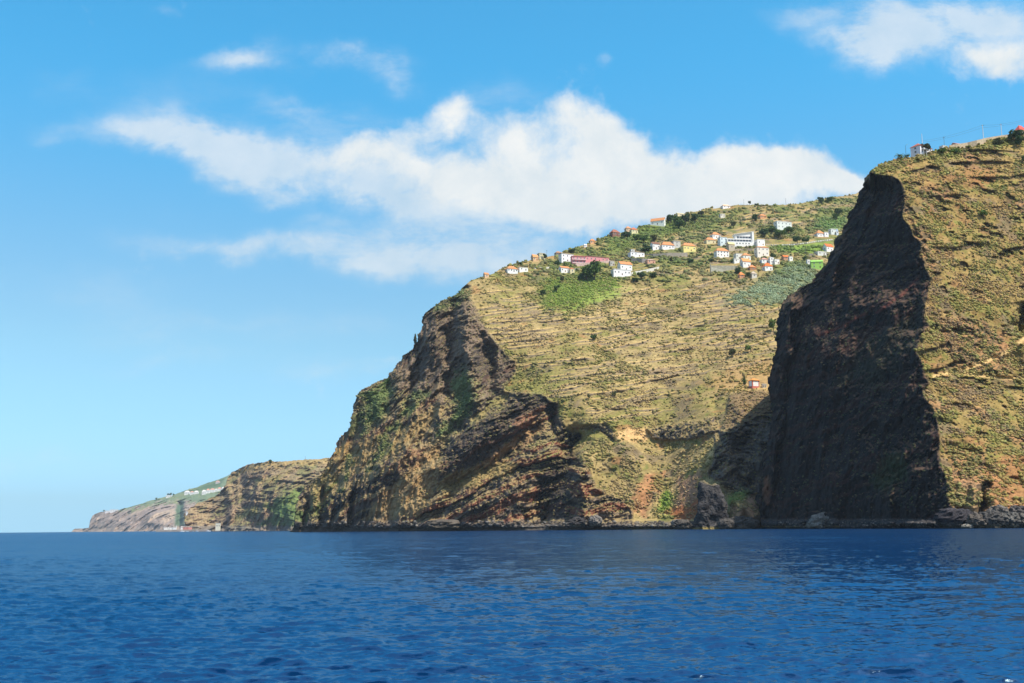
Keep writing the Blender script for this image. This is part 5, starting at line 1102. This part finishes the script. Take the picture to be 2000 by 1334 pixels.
def tree(x, yt, yb, wpx, kind, cols, label, place='B', off=-.5, group=None, cat='tree', name=None, Dfix=None):
    Dp = Dfix or lookup(place, x, yb)+off; p = P(x, yb, Dp); sc = Dp/F; h = (yb-yt)*sc; w_ = wpx*sc; seed = int(x*31+yb*7); r = random.Random(seed)
    root = empty(name or {'cypress':'cypress_tree','round':'broadleaf_tree','shrub':'shrub','palm':'palm_tree','flat':'broadleaf_tree'}[kind], p); tag(root, label, cat, group)
    m = MB()
    if kind == 'cypress':
        m.tube([(0,0,-1),(0,0,h*.3),(0,0,h*.8)], [.22,.16,.05], 6)
        lob = [((0,0,h*(.16+.14*i)), (w_*.5*q, w_*.5*q, h*.13)) for i, q in enumerate((.75,1,.95,.75,.5,.24))]
    elif kind == 'palm':
        m.tube([(0,0,-1),(.1,0,h*.35),(.2,0,h*.62)], [.28,.22,.2], 7); m.build('trunk', BARK, root)
        fr = MB()
        for i in range(22):
            th = i*2.4; L_ = w_*.55; up = .5+.5*math.sin(i*1.7); pts = []
            for j in range(6):
                t = j/5; pts.append((.2+math.cos(th)*L_*t, math.sin(th)*L_*t, h*.62+L_*(up*1.1*t-.95*t*t)))
            for j in range(5):
                a, b = np.array(pts[j]), np.array(pts[j+1]); s_ = np.array([-math.sin(th), math.cos(th), 0])*.34*(1-j/6.); dn = np.array([0,0,-.25])
                fr.add([a, b, b+s_+dn, a+s_+dn], [(0,1,2,3)]); fr.add([a, b, b-s_+dn, a-s_+dn], [(0,1,2,3)])
        fr.build('crown', paint((84,104,52), .3, 2), root); return root
    else:
        trh = {'round':.35,'shrub':.15,'flat':.45}[kind]
        m.tube([(0,0,-1.5),(r.uniform(-.1,.1)*w_,0,h*trh),(0,0,h*.6)], [max(.12,h*.035),max(.09,h*.027),.05], 7)
        for k_ in range(5):
            th = k_*1.256+r.random(); m.tube([(0,0,h*trh*(.7+.1*k_)),(math.cos(th)*w_*.22,math.sin(th)*w_*.22,h*.6),(math.cos(th)*w_*.34,math.sin(th)*w_*.34,h*.75)], [h*.018,h*.012,h*.006], 5)
        lob = []; nl = {'round':9,'shrub':7,'flat':8}[kind]
        for k_ in range(nl):
            th = r.random()*6.283; q = math.sqrt(r.random())*.34; zc = {'round':r.uniform(.42,.82),'shrub':r.uniform(.3,.72),'flat':r.uniform(.6,.84)}[kind]
            rr = r.uniform(.16,.26); lob.append(((math.cos(th)*q*w_, math.sin(th)*q*w_, h*zc), (w_*rr, w_*rr, min(w_*rr, h*.2))))
    m.build('trunk', BARK, root)
    n = int(min(1400, max(260, 55*w_*h/4))); V, Fq, cc = leaves(n, lob, max(.22, .045*max(w_, h)), cols, seed)
    mesh_np('crown', V, Fq, LEAF, cc, parent=root); return root
T = tree
T(1454,734,752,7.5,'cypress',GD,'dark cypress standing left of the chapel')
T(1470,727,741,3,'cypress',GD,'thin cypress tip rising behind the chapel roof', off=12)
T(1464,390.5,401,6,'round',GD,'dark tree on the skyline, nearest above the high whitish house'); T(1476,396,401.5,8,'shrub',GD,'low dark bush on the skyline right of the skyline tree')
T(1160,508,547,46,'round',GM,'large leafy green tree in the middle of the village, below the long pink building'); T(1146,515,548,26,'round',GM,'green tree forming the left half of the large leafy clump')
T(1136,530,548,20,'shrub',GD,'dark green shrub at the lower left of the large leafy clump')
T(1225,449,466,22,'round',GD,'dark bushy tree between the reddish brown house and the beige pyramid roof'); T(1242,456,470,16,'shrub',GM,'mid-green shrub just below the cream house on the ridge')
for x, yt, yb, w_, c_, l in ((1258,459,476,20,GM,'round green tree uphill of the wide white one-storey house'),(1278,457,473,18,GO,'olive tree above the small white house with a brown top'),(1262,478,492,24,GD,'broad dark tree left of the small white house with a brown top'),
    (1310,417,436,20,GD,'dark tree at the left end of the skyline grove'),(1322,421,440,22,GM,'mid-green tree second in the skyline grove'),(1338,417,437,20,GD,'dark tree in the middle of the skyline grove'),(1345,411,434,11,GD,'tallest dark tree of the skyline grove'),(1358,416,437,20,GD,'dark tree at the right end of the skyline grove'),
    (1370,408,424,14,GO,'olive brown tree right of the skyline grove'),(1331,428,446,26,GM,'low green tree in front of the skyline grove'),
    (1432,430,446,12,GO,'lone grey-green tree on the bare slope above the terraced hotel'),(1474,418,432,19,GD,'dark bush left of the house showing only its orange roof'),(1503,420,428,9,GD,'small dark bush right of the house showing only its orange roof'),
    (1492,445,463,24,GD,'dark tree uphill of the white cube garage'),(1508,440,458,22,GM,'green tree below left of the flat-roofed villa'),(1541,441,458,24,GM,'green tree under the right end of the flat-roofed villa'),(1524,447,466,26,GM,'wide green tree under the flat-roofed villa'),
    (1557,459,477,17,GD,'dark round tree behind the striped road barrier'),(1574,461,475,16,GM,'green tree behind the striped road barrier, right of the dark round one'),(1604,383,397,15,GD,'dark round bush on the right skyline'),(1622,383,395,16,GM,'green bush on the skyline, last before the dark cliff'),
    (1637,405,420,18,GD,'dark green tree near the edge of the dark cliff, high up'),(1634,416,430,16,GM,'green shrub below the dark tree near the cliff edge'),(1572,498,509,12,GM,'round green tree left of the narrow white house'),
    (1441,520,535,16,GD,'dark tree right of the roofless stone ruin'),(1461,530,544,12,GD,'dark shrub between the two small huts at the village foot'),(1510,494,508,14,GD,'dark shrub right of the cream-white two-storey house'),(1428,504,514,10,GM,'green shrub below the white house with two rows of windows'),
    (1388,502,512,14,GD,'dark bush left of the two-storey house with two rows of windows'),(1350,503,514,16,GD,'dark shrub in front of the yellow house wall'),(1310,500,512,12,GO,'olive shrub at the left end of the yellow house wall'),(1254,530,545,20,GD,'dark shrub in front of the long pale wall, left one'),(1276,531,543,18,GD,'dark shrub in front of the long pale wall, right one'),
    (1240,540,552,16,GD,'dark shrub below the long white flat-roofed block'),(1088,509,519,18,GD,'dark shrub below the tall white flat-roofed house'),(1101,511,520,14,GM,'green shrub just left of the pink two-storey house'),(1065,493,508,9,GD,'small dark tree in front of the cream ridge block'),
    (1116,484,494,16,GD,'dark shrub on the ridge above the tall white house'),(1166,472,480,10,GD,'small dark shrub right of the orange house on the ridge'),(1015,511,518,16,GM,'green shrub behind the last house before the sea cliff'),(1100,538,552,14,GO,'olive shrub in the bright green meadow'),
    (1062,565,578,14,GD,'dark shrub at the left edge of the bright green meadow'),(1088,556,570,14,GD,'dark shrub inside the bright green meadow'),(1159,652,664,17,GM,'lone round green bush on the dry terraces'),(1150,767,780,9,GO,'small lone olive bush low on the terraces'),(1200,762,775,12,GO,'lone dark bush low on the terraces, right of the small olive one'),
    (1432,680,698,20,GO,'grey-green bush on the slope uphill of the chapel'),(1461,672,690,13,GL,'fresh green bush on the slope uphill of the chapel'),(1510,622,648,20,GL,'light green bush against the back edge of the dark cliff')):
    T(x, yt, yb, w_, 'round' if yb-yt > 12 else 'shrub', c_, l, cat='tree' if yb-yt > 12 else 'shrub')
T(811,651,672,6.5,'cypress',GO,'narrow rock-perched tree on the cliff silhouette', off=0)
T(527.5,897,909,9,'round',GD,'lone dark tree on top of the brown rock cape', 'C', -4)
T(1757,298,312,20,'palm',GM,'palm on the edge of the dark cliff top', 'A', 1, cat='palm')
T(1808,279,303,24,'flat',[(66,76,44),(84,90,50),(96,84,56)],'spreading tree shading the front of the cliff-top house', 'A', 0)
T(1985,251,283,32,'flat',GD,'large dark umbrella-shaped tree at the far right skyline', 'A', 1); T(1992,262,290,20,'round',GD,'dark bush below the umbrella-shaped tree at the far right', 'A', -1)
T(1772,300,309,14,'shrub',GD,'dark shrub beside the lamp post on the cliff top', 'A', 0, cat='shrub'); T(1840,287,300,28,'shrub',GL,'bright green shrub right of the cliff-top house', 'A', -.5, cat='shrub')
T(1866,287,300,24,'shrub',GL,'light green shrub below the start of the long buff wall', 'A', -.5, cat='shrub'); T(1998,300,318,17,'shrub',GD,'dark shrub at the right picture edge below the skyline', 'A', -.5, cat='shrub')
T(1920,405,425,22,'shrub',GL,'vivid green shrub on the upper slope right of the dark cliff', 'A', -.5, cat='shrub'); T(1950,268,284,30,'shrub',GO,'yellow-green shrub under the right end of the long buff wall', 'A', -.5, cat='shrub')

# ------------------------------------------------------------------ rocks
ROCK = attr_mat('sea_rock', var=.4, scale=1.1, bump=.8, bscale=1.2)
def boulder_mesh(name, w_, d_, h_, seed, colr, parent=None, sub=22, blocky=.45, crag=.16):
    u = np.linspace(0, 2*np.pi, sub*2, endpoint=False); v = np.linspace(-.5*np.pi, .5*np.pi, sub)
    uu, vv = np.meshgrid(u, v); X = np.stack([np.cos(vv)*np.cos(uu), np.cos(vv)*np.sin(uu), np.sin(vv)], -1)
    X = X/(np.abs(X)**4).sum(-1, keepdims=True)**(.25*blocky)
    sd_ = np.array([seed*3.1, seed*1.7, seed*.9]); rn = 1+crag*2*fbm(X+sd_, .9, 4, seed, .6)+crag*fbm(X*1.0+sd_, .3, 3, seed+5, .6, True)
    V = X*rn[..., None]*np.array([w_/2, d_/2, h_/2])+np.array([0, 0, h_*.42])
    n, m_ = uu.shape; i = np.arange(n*m_).reshape(n, m_); Fq = np.stack([i[:-1], np.roll(i[:-1], -1, 1), np.roll(i[1:], -1, 1), i[1:]], -1).reshape(-1, 4)
    c = s2l(np.array(colr))*(1+.5*fbm(X+sd_, .35, 4, seed+9, .6))[..., None]; c = np.clip(c, .01, .8)
    low = sstep(.3, .0, V[..., 2]/max(h_, .1)) if h_ > 3 else 0*V[..., 2]
    c = c+(s2l((110,98,62))-c)*(low*.35)[..., None]
    return mesh_np(name, V.reshape(-1, 3), Fq, ROCK, c.reshape(-1, 3), smooth=False, parent=parent)
def boulder(x, yb, wpx, hpx, colr, label, Dp, name='boulder', group=None, cat='boulder', seed=None, **k):
    sc = Dp/F; p = P(x, yb, Dp); o = boulder_mesh(name, wpx*sc, wpx*sc*.8, hpx*sc*1.1, seed or int(x), colr, **k); o.location = p; o.rotation_euler = (0, 0, (x*1.3) % .8-.4); tag(o, label, cat, group); return o
# the sea stack: a squared dark pinnacle
Ds = 842; sc = Ds/F
def stack_mesh():
    nu, nv_ = 120, 130; u = np.linspace(0, 2*np.pi, nu, endpoint=False); v = np.linspace(0, 1, nv_); uu, vv = np.meshgrid(u, v)
    half = np.interp(vv, [0, .08, .2, .55, .8, .93, .98, 1], [38, 33, 28, 25, 22, 17, 12, 0])*sc*(1+.16*fbm(np.stack([np.cos(uu)*2, np.sin(uu)*2, vv*5], -1), 1.2, 3, 905))
    cx = np.interp(vv, [0, .5, 1], [2, 1, -2])*sc
    sq = 1/(np.abs(np.cos(uu))**5+np.abs(np.sin(uu))**5)**.2
    X = np.stack([cx+np.cos(uu)*half*sq, np.sin(uu)*half*sq*.8, vv*96*sc-1.5], -1)
    dsp = 1+.30*fbm(X, 12, 3, 900)+.20*fbm(X, 6, 5, 901, .62, True, (1,1,1.2))
    X[..., 0] = cx+(X[..., 0]-cx)*dsp; X[..., 1] *= dsp; X[..., 2] += sstep(.5, 1, vv)*4.5*fbm(X, 9, 4, 902)+sstep(.8, 1, vv)*np.cos(uu)*-1.6
    c = np.empty(X.shape); c[:] = s2l((72,69,68)); f = fbm(X, 5, 5, 903, .65); c = mixc(c, (42,40,42), sstep(-.1, .4, f)); c = mixc(c, (112,106,98), sstep(.2, .5, -f)*.6); c = mixc(c, (134,118,72), sstep(6*sc, 2*sc, X[..., 2]))
    c = mixc(c, (160,144,104), sstep(.93, .98, vv)*.6)
    i = np.arange(nu*nv_).reshape(nv_, nu); Fq = np.stack([i[:-1], np.roll(i[:-1], -1, 1), np.roll(i[1:], -1, 1), i[1:]], -1).reshape(-1, 4)
    return X.reshape(-1, 3), Fq, c.reshape(-1, 3)
V, Fq, cc = stack_mesh(); o = mesh_np('sea_stack', V, Fq, ROCK, cc); o.location = P(1389, water_y(1389, Ds), Ds); tag(o, 'blocky dark grey rock pinnacle standing at the mouth of the ravine', 'sea stack')
boulder(1612, 1031, 46, 25, (150,143,132), 'big pale boulder at the foot of the dark cliff', 742, seed=4, crag=.34, blocky=.15)
boulder(1640, 1031, 30, 12, (128,121,112), 'pale flat rock touching the right side of the big pale boulder', 738); boulder(1587, 1031.5, 24, 9, (122,115,104), 'low tan rock left of the big pale boulder', 745)
boulder(1450, 1033, 50, 24, (84,79,73), 'grey rounded rock right of the sea stack foot', 832, seed=9, crag=.2); boulder(1418, 1033, 30, 20, (84,79,74), 'darker rock wedged at the right foot of the sea stack', 828)
boulder(1338, 1033, 40, 15, (86,80,73), 'grey rock shelf left of the sea stack', 842, seed=12, crag=.32, blocky=.1); boulder(1322, 1026, 22, 11, (128,122,113), 'pale slab above the rock shelf left of the sea stack', 850)
boulder(1162, 1025, 22, 15, (122,115,107), 'pale angular boulder on the shore below the buttress', 918, seed=15, crag=.28); boulder(1128, 1028, 34, 17, (72,67,64), 'dark boulder left of the pale angular boulder', 922, seed=16, crag=.3, blocky=.1)
boulder(868, 1032, 70, 15, (92,84,74), 'long grey rock mound on the shore below the strata cliff', 1025, seed=17)
boulder(1868, 1030, 66, 34, (62,58,60), 'dark blocky rock at the seaward corner of the dark cliff', 588, seed=18, crag=.2)
for i, (x, yb, w_, h_, c_, l) in enumerate(((1908,1029,40,30,(92,84,76),'large brownish boulder, first of the pile right of the dark corner rock'),(1938,1029,46,38,(82,78,74),'tall grey boulder in the pile at the right end of the shore'),(1950,1006,36,22,(112,104,96),'pale boulder perched on top of the pile at the right end of the shore'),
      (1974,1029,44,34,(94,90,84),'grey boulder near the right picture edge'),(1990,1008,42,26,(88,82,78),'rock perched above the last shore boulders at the right edge'),(2006,1029,40,32,(100,94,86),'boulder cut by the right picture edge'),(1924,1014,26,18,(70,65,62),'small dark boulder between the brownish and the tall grey ones'),(1890,1031,24,10,(150,142,128),'flat pale rock at the waterline right of the dark corner rock'))):
    boulder(x, yb, w_*.85, h_*.72, c_, l, 574 if yb > 1020 else 582, seed=30+i, crag=.3, blocky=.2)
# shore rubble along the foot of the cliffs
def rubble(name, xs, n, label, seed, place, yr_=(1014, 1031), size=(.5, 2.6)):
    r = np.random.default_rng(seed); g = LAND[place]; m_ = (g['px'] > xs[0]) & (g['px'] < xs[1]) & (g['py'] > yr_[0]) & (g['py'] < yr_[1]); pos = g['W'][m_]; pos = pos[r.integers(0, len(pos), n)]
    k = len(IV); sz = size[0]*(size[1]/size[0])**(r.random(n)**2); V = IV[None]*(1+.55*(r.random((n, k, 1))-.5))*np.stack([.8+.7*r.random(n), .8+.5*r.random(n), .55+.4*r.random(n)], -1)[:, None]*sz[:, None, None]+pos[:, None]
    c = s2l(np.array([(108,101,94),(86,80,76),(126,119,109),(70,64,62),(102,90,76)]))[r.integers(0, 5, n)]*(.7+.6*r.random((n, 1)))
    o = mesh_np(name, V.reshape(-1, 3), (IF[None]+(np.arange(n)*k)[:, None, None]).reshape(-1, 3), ROCK, np.repeat(c[:, None], k, 1).reshape(-1, 3)); tag(o, label, kind='stuff')
rubble('shore_rubble', (575, 1490), 1800, 'grey stones along the foot of the strata cliff', 5, 'B', (1018, 1031), (.4, 1.8)); rubble('shore_rubble', (1480, 1885), 900, 'dark stones on the beach below the shaded cliff', 6, 'A', (1014, 1031), (.25, .9)); rubble('shore_rubble', (1885, 2060), 700, 'grey stones among the boulders on the right shore', 7, 'A', (1004, 1031), (.4, 2.0))

# ------------------------------------------------------------------ far village, harbour, boats
def far_house(x0, x1, yt, yb, place, wc, rc, label, Dp=None, group='white houses of the far village', flat=False, off=-6, nwin=3):
    Dp = Dp or lookup(place, (x0+x1)/2, yb)+off; sc = Dp/F; w_ = (x1-x0)*sc; h_ = (yb-yt)*sc*(1 if flat else .68); root = empty('house', P((x0+x1)/2, yb, Dp), .1); tag(root, label, 'house', group)
    m = MB(); m.box(-w_/2, w_/2, 0, w_*.7, -6, h_); m.build('wall', paint(wc), root); hip_roof(w_, w_*.7, h_+.01, .4 if flat else (yb-yt)*sc*.32, .6, 'flat' if flat else 'hip').build('roof', paint(rc), root)
    for i in range(nwin): window(root, -w_/2+w_*(i+.5)/nwin, 0, h_*.5, w_/(nwin*3.2), h_*.26)
    return root
row = [(360,370,958.5,966),(371,378,959.5,965.5),(379,387,958.5,965),(394,402,957,966),(403,409,954.5,963),(410,419,954,961.5),(420,424,954.5,960),(425,432,952,959),(433,440,951,957)]
nm = ('first, leftmost', 'second', 'third', 'fourth', 'fifth', 'sixth', 'seventh, narrowest', 'eighth', 'ninth, nearest the rock cape')
for (x0, x1, yt, yb), q in zip(row, nm): far_house(x0, x1, yt, yb, 'D', (236,232,228), (216,150,126) if x0 in (371, 403, 410, 425) else (226,216,206), 'white house in the far hillside row, %s' % q)
far_house(324,335,967.5,971.5,'D',(234,230,222),(226,220,210),'low white house alone on the green far ridge', flat=True); far_house(421,429,939,944,'D',(214,196,190),(206,150,132),'pinkish house high on the far slope above the white row')
far_house(205,214,997.5,1001,'D',(230,230,228),(222,220,214),'white house at the far headland tip, left one', flat=True); far_house(215,228,995.5,1000,'D',(234,234,230),(226,222,216),'longer white house at the far headland tip, right one', flat=True)
far_house(363,367,1000,1004,'C',(236,236,234),(224,220,214),'small white hut standing on the left edge of the rock cape', flat=True, off=-4, group='harbour buildings')
far_house(421,429.5,1022.5,1031.5,'C',(236,230,206),(230,226,214),'white harbour building on the quay under the rock cape', Dp=2720, flat=True, group='harbour buildings')
for x0, x1, yt, yb, wc, l in ((320,329,1029.8,1032.6,(230,228,222),'long white shed at the left end of the harbour'),(331,336,1030,1032.4,(226,226,222),'short white shed second from the left in the harbour'),(337,343,1029.8,1032.4,(222,226,226),'white shed next to the quay mast'),
    (353,357,1028.2,1032.8,(236,228,222),'tall narrow white harbour shed with reddish side'),(358,367,1029,1032.6,(190,128,116),'reddish harbour shed right of the narrow white one'),(368,374,1029.4,1032.8,(222,150,138),'pink harbour shed right of the reddish one'),(384,389,1029,1032,(234,234,230),'white hut on the quay slope')):
    far_house(x0, x1, yt, yb, 'C', wc, (226,214,204), l, Dp=2790, flat=True, group='harbour buildings', nwin=2)
m = MB(); Dq = 2760; sc = Dq/F; q0 = P(372, water_y(372, Dq), Dq); m.box(-66*sc, 60*sc, 0, 40, -3, 4.6*sc*.8); m.box(-66*sc, 60*sc, -2, -.01, -3, 2.6*sc*.8); o = m.build('quay', paint((168,158,148), .3, .1)); o.location = q0; tag(o, 'grey stone quay of the small harbour under the rock cape', 'quay')
def boat(x, Lpx, label, Dp, cabin=True, col=(238,238,236), rz=0.2):
    sc = Dp/F; Lb = Lpx*sc; root = empty('motor_boat', P(x, water_y(x, Dp), Dp), rz); tag(root, label, 'boat', 'boats moored off the harbour')
    n = 13; pts = []; m = MB()
    for i in range(n):
        t = i/(n-1); b = Lb*.14*(1-max(0, t-.45)**2*3.2) if t < .99 else .02; zd = Lb*(.11+.07*t*t); pts.append((-Lb/2+Lb*t, max(b, .05), zd))
    v = []; 
    for x_, b, zd in pts: v += [(x_, -b, zd), (x_, -b*.75, -.3), (x_, b*.75, -.3), (x_, b, zd)]
    f = []
    for i in range(n-1):
        a = i*4; f += [(a, a+4, a+5, a+1), (a+1, a+5, a+6, a+2), (a+2, a+6, a+7, a+3), (a+3, a+7, a+4, a)]
    f += [(0, 1, 2, 3), (n*4-4, n*4-1, n*4-2, n*4-3)]; m.add(v, f); m.build('hull', paint(col, .08, 1, .4), root)
    if cabin:
        c = MB(); z0 = Lb*.13; c.add([(-Lb*.25,-Lb*.09,z0),(Lb*.15,-Lb*.09,z0),(Lb*.15,Lb*.09,z0),(-Lb*.25,Lb*.09,z0),(-Lb*.22,-Lb*.08,z0+Lb*.14),(Lb*.05,-Lb*.08,z0+Lb*.14),(Lb*.05,Lb*.08,z0+Lb*.14),(-Lb*.22,Lb*.08,z0+Lb*.14)], [(0,3,2,1),(4,5,6,7),(0,1,5,4),(1,2,6,5),(2,3,7,6),(3,0,4,7)]); c.build('cabin', paint((230,232,236)), root)
        g = MB(); g.box(-Lb*.16, Lb*.03, -Lb*.092, -Lb*.0865, z0+Lb*.06, z0+Lb*.11); g.build('window', GLASS, root)
    return root
boat(356, 8, 'white motor boat lying farthest out, left of the harbour', 2520); boat(366, 5, 'small pale blue-white boat close to the quay', 2650, False, (206,222,232), .5); boat(377, 4, 'tiny boat second nearest the quay', 2650, False, (214,228,234), -.3)
boat(385, 6, 'white boat moored in front of the quay slope', 2630, True, rz=-.2); boat(407, 8.5, 'slim white motor boat lying right of the other harbour boats', 2600, True, (240,240,238), .1)
pole(344.5, 1026.5, 1032.5, 'C', 'white mast on the harbour quay', (236,236,232), 0, .5, 'plain', 'mast', 'mast', Dfix=2770)
for x, yt, yb, w_, l in ((328,963,969,5,'dark tree left of the pair on the far green ridge'),(333,962,969,5,'dark tree in the middle of the far green ridge'),(339,963.5,969,4,'dark tree right of the pair on the far green ridge'),(305,972,977,4,'small dark tree at the lower end of the far ridge'),(203,995,1000,3.5,'tiny dark tree beside the white houses of the far headland tip')):
    T(x, yt, yb, w_, 'round', GD, l, 'D', -4)
